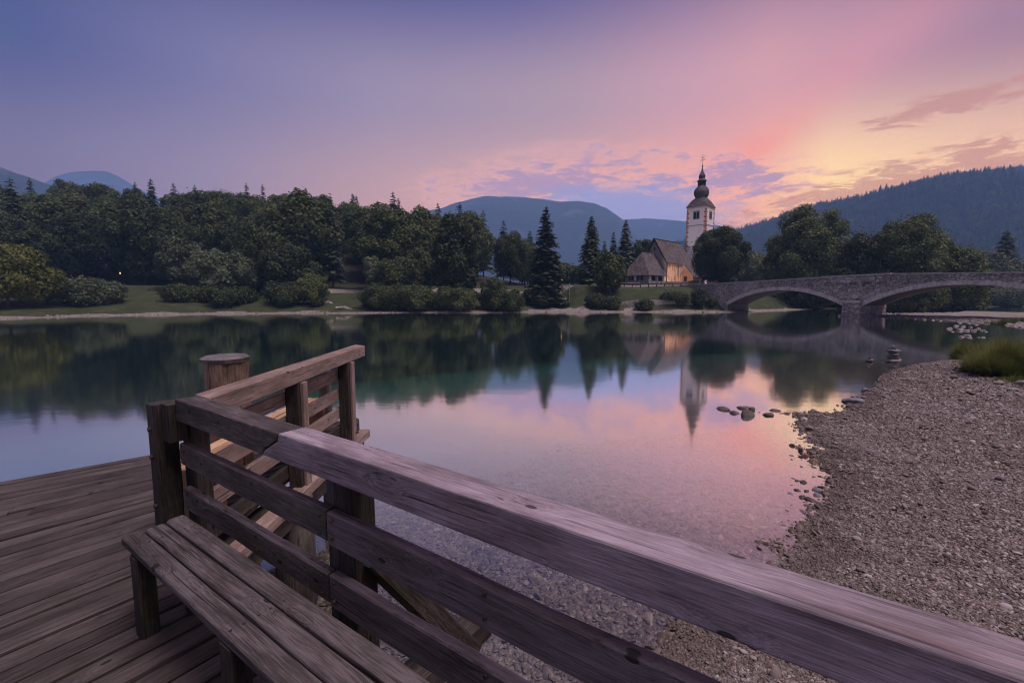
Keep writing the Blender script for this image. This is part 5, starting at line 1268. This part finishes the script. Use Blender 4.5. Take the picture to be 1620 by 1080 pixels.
# bench along the outer railing, of fresh wood
nb = Root('wooden_bench', (-2.25, 4.2, DECK), 'low bench of fresh orange planks half hidden behind the outer railing', 'bench')
for x in (-2.37, -2.26, -2.15):
    mb = MB(); mb.box((x, 3.0, DECK + .43), (x, 5.2, DECK + .43), .1, .04, bev=.004, seg=2); nb.part('seat_board', mb, M['fresh'])
for y in (3.2, 5.0):
    mb = MB(); mb.box((-2.26, y, DECK), (-2.26, y, DECK + .408), .3, .08, up=(0, 1, 0), bev=.005); nb.part('leg', mb, M['fresh'])
# pile with a metal cap and a dark post inside the corner
pl = Root('mooring_pile', (-2.76, 4.35, DECK), 'thick round timber pile with a grey metal cap standing through the jetty deck', 'pile')
mb = MB(); mb.tube([(-2.76, 4.35, -2.4), (-2.76, 4.35, DECK), (-2.76, 4.35, DECK + 1.0)], [.2, .19, .186], 20, jit=.035)
mpile = mat_wood('split_pile_wood', (.05, .032, .022), (.15, .10, .075), (.30, .21, .16), stain=(.34, .16, .06))
pl.part('timber', mb, mpile)
mb = MB(); mb.tube([(-2.76, 4.35, DECK + 1.002), (-2.76, 4.35, DECK + 1.04), (-2.76, 4.35, DECK + 1.06)], [.20, .212, .185], 9, jit=.03); pl.part('cap', mb, M['endg'])
dp = Root('jetty_post', (-2.5, 6.0, DECK), 'dark grey square post seen through the slats of the outer railing', 'post')
mb = MB(); mb.box((-2.5, 6.0, -2.0), (-2.5, 6.0, DECK + .78), .13, .12, up=(0, 1, 0), bev=.01, seg=4, wob=.002); dp.part('timber', mb, M['old'])
mb = MB(); mb.box((-2.5, 6.0, DECK + .782), (-2.5, 6.0, DECK + .80), .15, .14, up=(0, 1, 0)); dp.part('cap', mb, M['endg'])

# bench in front
bn = Root('wooden_bench', J(-1.6, .77, 0), 'long weathered bench of three grey boards in front of the diagonal railing', 'bench')
for k_, (n0, n1) in enumerate(((.634, .722), (.731, .817), (.826, .914))):
    mb = MB(); s0 = -2.80 + [0, .0, -.02][k_]; seg = 12; mb.box(J(s0, (n0 + n1) / 2, .427), J(1.4, (n0 + n1) / 2, .427), n1 - n0, .046, bev=.009, seg=seg, wob=.0012)
    bevel(bn.part('seat_board', mb, M['bench']), .003, 1)
for s0 in (-2.68, -1.73, -.6, .6):
    for n0 in (.668, .872):
        mb = MB(); mb.box(J(s0 + .045, n0, .0), J(s0 + .045, n0, .402), .085, .075, up=NA, bev=.006, seg=2, wob=.001); bn.part('leg', mb, M['pile'])
    mb = MB(); mb.box(J(s0 + .045, .706, .345), J(s0 + .045, .834, .345), .06, .1, bev=.004); bn.part('crossbar', mb, M['pile'])

for s0 in (-2.635, -1.685, -.555, .645):
    for nn_ in (.655, .70, .752, .797, .848, .893):
        mb = MB(); mb.tube([J(s0 + random.uniform(-.006, .006), nn_, .449), J(s0, nn_, .4525)], [.0055, .0055], 8); bn.part('screw', mb, M['iron'])
for s0 in (-1.765, -1.675, -3.2, -2.35, -.85):
    for z_ in (.33, .41, .61, .69): mb = MB(); mb.tube([J(s0 + random.uniform(-.006, .006), 1.0585, z_), J(s0, 1.052, z_)], [.008, .008], 8); ra.part('screw', mb, M['iron'])

# ------------------------------------------------------------------ rocks
def rock(name, px, py, wpx, hpx, label, seed, mat='rock', sink=.35, group='rocks in the shallows', depth=.8, cat='rock'):
    p = at_z(px, py + hpx * .35, 0.0); Yd = p[1]; w = wpx * Yd / 720 / 2; h = hpx * Yd / 720
    rr_ = np.random.default_rng(seed); V, Fc = ico(3, rr_, .10, (1, 1, 1))
    for k_ in range(9):     # facets
        d = unit(1, rr_)[0]; lim = rr_.uniform(.62, .88); pr = V @ d; V = V - np.outer(np.maximum(pr - lim, 0) * .85, d)
    V = V * (1 + .03 * np.sin(V @ unit(1, rr_)[0] * 17))[:, None]
    V[:, 0] *= w / np.abs(V[:, 0]).max(); V[:, 1] *= w * depth / np.abs(V[:, 1]).max(); V[:, 2] *= h * .62 / np.abs(V[:, 2]).max()
    zg = max(gz(p[0], p[1]), -.05 if wpx > 0 else 0)
    o = link(name, mesh_np(name, V, Fc, M[mat], True)); o.location = (p[0], p[1], zg + h * (.62 - sink) - .0); tag(o, label, cat, group); return o
RK = [(1144, 644, 22, 10, 'flat dark rock farthest from the beach in the row of rocks in the shallows'),
      (1161, 650, 21, 9, 'low oval rock second in the row, touching the flat one'),
      (1177, 642, 22, 9, 'flat rock behind the big rounded rock of the row'),
      (1182, 652, 23, 15, 'big rounded rock, largest in the row in the shallows, mirrored below'),
      (1216, 652, 20, 12, 'rounded rock nearer the beach at the end of the row'),
      (1226, 646, 18, 9, 'flatter rock leaning behind the last rounded rock of the row'),
      (1201, 650, 9, 5, 'small stone in the gap of the row between the two groups of rocks'),
      (1190, 645, 10, 10, 'upright stone wedged behind the big rounded rock'),
      (1350, 631, 37, 13, 'wide layered grey rock in the small bay between the beach tongues'),
      (1369, 616, 15, 8, 'small dark rock behind the wide layered one'),
      (1238, 751, 14, 6, 'outermost flat stone of the lower stone cluster'),
      (1245, 756, 12, 6, 'flat brown stone second in the lower stone cluster'),
      (1253, 754, 12, 7, 'grey flat stone third in the lower stone cluster'),
      (1262, 758, 11, 7, 'stone in the middle of the upper arm of the lower cluster'),
      (1271, 759, 14, 9, 'darker rounded stone closing the upper arm of the lower cluster'),
      (1250, 764, 12, 9, 'angular stone below the upper arm of the lower cluster'),
      (1250, 778, 15, 8, 'bluish oval stone at the outer foot of the lower cluster'),
      (1249, 773, 9, 5, 'small stone resting behind the bluish oval stone'),
      (1262, 772, 11, 10, 'egg-shaped stone alone in the middle of the lower cluster'),
      (1276, 774, 9, 8, 'small pointed stone beside the egg-shaped one'),
      (1293, 772, 18, 8, 'pale grey slab, upper of two stacked by the water edge'),
      (1293, 780, 19, 8, 'pale grey slab, lower of two stacked by the water edge'),
      (1270, 784, 15, 7, 'dark wedge stone at the lower side of the cluster'),
      (1285, 788, 20, 9, 'wide dark flat stone where the cluster meets the gravel'),
      (1220, 812, 10, 6, 'lone dark stone in open shallow water below the cluster'),
      (1276, 804, 8, 6, 'small lone stone near the gravel below the cluster'),
      (1265, 707, 9, 6, 'reddish stone in the shallows above the lower cluster'),
      (1275, 719, 12, 7, 'larger reddish stone just below the first reddish one'),
      (1280, 714, 8, 5, 'small grey stone beside the two reddish ones'),
      (1288, 727, 14, 5, 'flat stone at the gravel edge below the reddish stones'),
      (1398, 567, 13, 4, 'flat grey stone in the water between the two cairns'),
      (1301, 741, 14, 7, 'brown stone sitting on the gravel edge above the cluster'),
      (1313, 757, 9, 7, 'dark upright stone on the tip of the gravel above the cluster'),
      (1238, 893, 10, 7, 'dark stone at the waterline by the top rail'),
      (1250, 888, 12, 8, 'second dark stone at the waterline by the top rail')]
M['rock_red'] = mat_noise('reddish_rock', (.16, .06, .045), (.30, .13, .10), 6, .7, .6)
M['rock_blue'] = mat_noise('blue_grey_rock', (.07, .07, .08), (.22, .21, .235), 6, .75, .6)
for k_, (px, py, w_, h_, lab) in enumerate(RK):
    rock('rock', px, py, w_, h_, lab, 500 + k_, 'rock_red' if 'reddish' in lab and 'grey' not in lab else ('rock_blue' if ('pale' in lab or 'bluish' in lab or 'layered' in lab) else 'rock'))
rock('rock', 1428, 792, 9, 5, 'white pebble-sized stone, brightest on the dry gravel', 590, 'rock_far', .2, 'rocks in the shallows')
rock('rock', 1600, 626, 16, 6, 'flat pale stone on the gravel at the foot of the grass clump', 591, 'rock_far', .25)
# cairns
def cairn(px, py, hs, label, seed):
    p = at_z(px, py, 0.0); root = Root('cairn', (p[0], p[1], 0), label, 'cairn'); rr_ = np.random.default_rng(seed); z = -.1
    for k_, (w, h) in enumerate(hs):
        V, Fc = ico(2, rr_, .14, (w * 1.0, w * .8, h * .6)); V = V + np.array([rr_.normal(0, w * .12), 0, 0]); mb = MB(); mb.add([Vector((p[0], p[1], z + h * .5)) + Vector(v) for v in V], Fc.tolist()); root.part('stone', mb, M['rock' if k_ % 2 else 'rock_blue'], smooth=True); z += h * .93
cairn(1412, 569, [(.34, .17), (.27, .10), (.24, .12), (.17, .08), (.20, .10), (.12, .07), (.08, .09)], 'tall cairn of balanced stones standing in the shallow water', 1)
cairn(1375, 572, [(.19, .10), (.15, .07), (.12, .07), (.06, .08)], 'small cairn of balanced stones, the lower of two in the water', 2)
# pale stones along the gravel bar
rr_ = np.random.default_rng(77)
BS = [(1503, 519, 15), (1512, 515, 13), (1518, 521, 17), (1524, 516, 12), (1529, 522, 15), (1536, 517, 12), (1541, 522, 14), (1548, 519, 11), (1555, 522, 12), (1507, 524, 9), (1519, 510, 10), (1533, 511, 9), (1545, 513, 9), (1560, 524, 9),
      (1521, 532, 14), (1531, 530, 16), (1535, 534, 11), (1548, 533, 10), (1556, 533, 11), (1405, 498, 9), (1408, 501, 8), (1421, 502, 7), (1436, 503, 8), (1448, 504, 7), (1462, 505, 9), (1476, 506, 8), (1488, 507, 8)]
wh = lambda px, py: 'in the pile' if py in range(510, 525) and px > 1500 else ('in the small group in front of the pile' if py > 528 else 'along the thin edge of the bar')
adj = ['broad', 'squarish', 'large', 'small', 'rounded', 'low', 'pointed', 'narrow', 'flat', 'little', 'distant', 'tiny', 'half-sunk', 'last', 'long', 'pale', 'dull', 'thin', 'end', 'first', 'blunt', 'dark-footed', 'sharp', 'middle', 'wide', 'tilted', 'bright']
for k_, (px, py, w_) in enumerate(BS):
    rock('boulder', px, py, w_ * .62, w_ * .27, f'{adj[k_]} pale boulder {wh(px, py)} of the gravel bar', 600 + k_, 'rock_far', .25, 'pale boulders on the gravel bar')
tagged = 0

# ------------------------------------------------------------------ gravel: real pebbles near, dry and under water
def pebbles(name, label, n, poly, size, mat, zoff, cond, seed, flat=(.45, .8), dist_scale=0.0):
    r2 = np.random.default_rng(seed); P = []; (x0, x1, y0, y1) = poly; tot = 0
    while tot < n:
        m_ = n * 3; x = r2.uniform(x0, x1, m_); y = r2.uniform(y0, y1, m_); d = np.hypot(x, y)
        pr = np.minimum(1, (3.0 / np.maximum(d, 1.0)) ** dist_scale) if dist_scale else 1
        k_ = r2.random(m_) < pr; x, y = x[k_], y[k_]; ppx = 810 + 720 * x / y
        sd = signed(x, y); k_ = cond(x, y, sd); x, y, sd = x[k_], y[k_], sd[k_]
        sd2 = sd + .125 * vnoise(x, y, 1.1, 21) * (sd > -2)
        z = height(x, y, sd2); P.append(np.stack([x, y, z], 1)); tot += len(x)
        if len(x) == 0: break
    P = np.concatenate(P)[:n]; n = len(P)
    d = np.hypot(P[:, 0], P[:, 1]); S = size[0] * np.exp(r2.normal(0, size[1], n)); S = np.clip(S, size[0] * .45, size[0] * 3.2) * (1 + np.maximum(d - 4, 0) * size[2])
    P[:, 2] += S * zoff
    Sc = np.stack([S * r2.uniform(.8, 1.3, n), S * r2.uniform(.6, 1, n), S * r2.uniform(*flat, n)], 1); Ro = np.stack([r2.normal(0, .35, n), r2.normal(0, .35, n), r2.uniform(0, 6.28, n)], 1)
    me = bpy.data.meshes.new(name); me.vertices.add(n); me.vertices.foreach_set('co', P.astype(np.float32).ravel())
    for nm, v in (('sc', Sc), ('ro', Ro)): me.attributes.new(nm, 'FLOAT_VECTOR', 'POINT').data.foreach_set('vector', v.astype(np.float32).ravel())
    o = link(name, me); tag(o, label, 'gravel', kind='stuff')
    ng = bpy.data.node_groups.new('scatter_' + name, 'GeometryNodeTree'); t = NT(ng)
    ng.interface.new_socket('Geometry', in_out='INPUT', socket_type='NodeSocketGeometry'); ng.interface.new_socket('Geometry', in_out='OUTPUT', socket_type='NodeSocketGeometry')
    gi = t.new('NodeGroupInput'); go_ = t.new('NodeGroupOutput'); insts = []
    g2 = t.new('GeometryNodeGeometryToInstance')
    for k_ in range(4):
        ic = t.new('GeometryNodeMeshIcoSphere'); ic.inputs['Radius'].default_value = .5; ic.inputs['Subdivisions'].default_value = 2
        nz = t.new('ShaderNodeTexNoise'); nz.inputs['Scale'].default_value = 1.6; pos = t.new('GeometryNodeInputPosition'); t.l.new(t.vm('ADD', pos.outputs[0], (k_ * 7.3, 1.1, 0)), nz.inputs['Vector'])
        sp = t.new('GeometryNodeSetPosition'); t.l.new(ic.outputs[0], sp.inputs[0]); t.l.new(t.vm('MULTIPLY', t.vm('SUBTRACT', nz.outputs['Color'], (.5, .5, .5)), (.75, .75, .75)), sp.inputs['Offset'])
        ss_ = t.new('GeometryNodeSetShadeSmooth'); t.l.new(sp.outputs[0], ss_.inputs[0])
        sm = t.new('GeometryNodeSetMaterial'); sm.inputs['Material'].default_value = mat; t.l.new(ss_.outputs[0], sm.inputs[0]); t.l.new(sm.outputs[0], g2.inputs[0])
    iop = t.new('GeometryNodeInstanceOnPoints'); t.l.new(gi.outputs[0], iop.inputs['Points']); t.l.new(g2.outputs[0], iop.inputs['Instance']); iop.inputs['Pick Instance'].default_value = True
    rv = t.new('FunctionNodeRandomValue', data_type='INT')
    [s for s in rv.inputs if s.name == 'Max' and s.type == 'INT'][0].default_value = 3
    t.l.new([s for s in rv.outputs if s.type == 'INT'][0], iop.inputs['Instance Index'])
    def nav(nm): nd = t.new('GeometryNodeInputNamedAttribute', data_type='FLOAT_VECTOR'); nd.inputs['Name'].default_value = nm; return nd.outputs[0]
    er = t.new('FunctionNodeEulerToRotation'); t.l.new(nav('ro'), er.inputs[0]); t.l.new(er.outputs[0], iop.inputs['Rotation']); t.l.new(nav('sc'), iop.inputs['Scale']); t.l.new(iop.outputs[0], go_.inputs[0])
    o.modifiers.new('scatter', 'NODES').node_group = ng; return o
def mat_pebble(name, stops, wet=False):
    m, t, b, out = new_mat(name); rnd = t.new('ShaderNodeObjectInfo').outputs['Random']; P = t.new('ShaderNodeNewGeometry').outputs['Position']
    wn = t.new('ShaderNodeTexWhiteNoise', noise_dimensions='1D'); t.l.new(rnd, wn.inputs['W']); 
    c = t.ramp(rnd, stops); n = t.noise(P, 60, 4, .6)
    c = t.mix(t.m('MULTIPLY', n, .35), c, (.08, .065, .055)); z = t.sep(P)[2]
    patch = t.smooth(t.noise(P, .55, 5, .62), .45, .7)
    c = t.mix(t.m('MULTIPLY', patch, .25), c, (.30, .275, .28))
    wt = t.m('MULTIPLY', t.smooth(z, .065, .03), 1.0)
    c = t.mix(t.m('MULTIPLY', wt, .6), c, (.05, .036, .028)) if not wet else c
    t.l.new(c, b.inputs['Base Color'])
    t.l.new(t.m('SUBTRACT', .85, t.m('MULTIPLY', wt, .35)), b.inputs['Roughness']); return m
mp_dry = mat_pebble('dry_pebble', [(0, (.06, .045, .038)), (.35, (.125, .098, .088)), (.7, (.20, .17, .16)), (.93, (.30, .265, .26)), (1, (.46, .42, .41))])
mp_wet = mat_pebble('lakebed_pebble', [(0, (.03, .022, .015)), (.5, (.07, .053, .037)), (.9, (.115, .09, .066)), (1, (.22, .18, .14))], True)
inview = lambda x, y: (x / np.maximum(y, .01) < 1.3) & (x / np.maximum(y, .01) > -1.0)
pebbles('gravel', 'dry grey and brown pebbles of the beach beside the jetty', 230000, (.5, 19, .9, 17.5), (.0145, .38, .075), mp_dry, .12, lambda x, y, sd: (sd > -.12) & inview(x, y), 1, dist_scale=1.6)
pebbles('lakebed_gravel', 'brown pebbles lying under the clear shallow water', 34000, (-3, 7, 1.2, 9), (.032, .45, .06), mp_wet, .05, lambda x, y, sd: (sd < .05) & (sd > -4.5) & inview(x, y), 2, flat=(.3, .55), dist_scale=1.2)
pebbles('cobbles', 'scattered larger pale and brown stones among the fine beach gravel', 1500, (.8, 17, 1.2, 16), (.030, .42, .10), mp_dry, .18, lambda x, y, sd: (sd > 0) & inview(x, y), 12, dist_scale=1.0)
pebbles('stray_pebbles', 'loose dark pebbles breaking the water along the gravel edge', 1100, (1, 9, 2, 14), (.022, .5, .08), mp_dry, .25, lambda x, y, sd: (sd < .05) & (sd > -.55 * (np.random.default_rng(3).random(len(x)) ** 2)) & inview(x, y), 3)

# stones of the gravel bar and river edge, far: one mass
pebbles('bar_gravel', 'coarse pale stones heaped along the far gravel bar', 6500, (34, 66, 34, 64), (.13, .45, .0), M['rock_far'], .1, lambda x, y, sd: (sd > -.3) & (sd < 2.2) & (x / y > .6) & (x / y < 1.2), 4, flat=(.35, .7))
pebbles('shore_stones', 'small stones scattered along the far lake shore', 1400, (-58, 36, 48, 82), (.12, .45, .0), M['rock_far'], .1, lambda x, y, sd: (sd > -.3) & (sd < 2.5), 5, flat=(.35, .7))

# ------------------------------------------------------------------ grass
def grass(name, label, cx, cy, rx, ry, n, hgt, seed, mat, lean=.5, tufts=40):
    r2 = np.random.default_rng(seed); ta = r2.uniform(0, 6.28, tufts); tr = np.sqrt(r2.random(tufts)); tx = cx + np.cos(ta) * tr * rx; ty = cy + np.sin(ta) * tr * ry
    th = hgt * r2.uniform(.55, 1.1, tufts) * (1 - .35 * tr ** 2); ti = r2.integers(0, tufts, n); d = r2.uniform(0, 6.28, n); u_ = r2.random(n)
    x = tx[ti] + np.cos(d) * u_ * .16; y = ty[ti] + np.sin(d) * u_ * .16; z = height(x, y); h = th[ti] * r2.uniform(.55, 1.05, n) * (1 - .45 * u_); ln = h * lean * (.25 + 1.6 * u_) * r2.uniform(.6, 1.3, n); w = r2.uniform(.004, .010, n)
    d = d + r2.normal(0, .35, n); dx, dy = np.cos(d), np.sin(d); Vs = []; S_ = 6
    for k_ in range(S_ + 1):
        f = k_ / S_; px_ = x + dx * ln * f ** 1.7; py_ = y + dy * ln * f ** 1.7; pz = z - .03 + h * (f - .42 * np.minimum(ln / h, 1.3) * f ** 3); ww = w * (1 - f * .93)
        Vs.append(np.stack([px_ - dy * ww, py_ + dx * ww, pz], 1)); Vs.append(np.stack([px_ + dy * ww, py_ - dx * ww, pz], 1))
    V = np.stack(Vs, 1).reshape(-1, 3); b_ = np.arange(n) * (2 * S_ + 2); Fc = np.concatenate([np.stack([b_ + 2 * k_, b_ + 2 * k_ + 1, b_ + 2 * k_ + 3, b_ + 2 * k_ + 2], 1) for k_ in range(S_)])
    tag(link(name, mesh_np(name, V, Fc, mat)), label, 'grass', kind='stuff')
M['grass'] = mat_foliage('grass_blades', (.04, .052, .010), (.088, .115, .022), (.20, .195, .06), .35)
grass('grass', 'tall arching grass clump at the edge of the gravel beach', 16.0, 13.8, 1.5, 1.5, 34000, 1.75, 5, M['grass'], .62, 46)
grass('grass', 'looser tall grass behind the clump at the picture edge', 20.6, 18.0, 2.4, 1.8, 22000, 1.5, 6, M['grass'], .7, 50)
grass('grass', 'low scattered grass tufts where the beach gravel meets the clump', 14.9, 12.6, 1.3, .8, 2600, .45, 8, M['grass'], .8, 26)
grass('grass', 'low green weeds on the far gravel bar', 46.5, 42, 3.2, 1.0, 9000, .9, 7, M['grass'], .6, 70)

# ------------------------------------------------------------------ the air
def haze():
    m = bpy.data.materials.new('haze'); m.use_nodes = True; m.node_tree.nodes.clear(); t = NT(m.node_tree); out = t.new('ShaderNodeOutputMaterial')
    v = t.new('ShaderNodeVolumePrincipled'); v.inputs['Color'].default_value = (.30, .54, 1.0, 1); v.inputs['Density'].default_value = HAZE; v.inputs['Anisotropy'].default_value = .0
    t.l.new(v.outputs[0], out.inputs['Volume']); m.cycles.homogeneous_volume = True
    x0, x1, y0, y1, z0, z1 = -4500, 4500, -4500, 4500, -12, 640
    V = [(x, y, z) for z in (z0, z1) for x, y in ((x0, y0), (x1, y0), (x1, y1), (x0, y1))]
    tag(link('haze', mesh_np('haze', V, [[3, 2, 1, 0], [4, 5, 6, 7], [0, 1, 5, 4], [1, 2, 6, 5], [2, 3, 7, 6], [3, 0, 4, 7]], m)), kind='stuff')
haze()
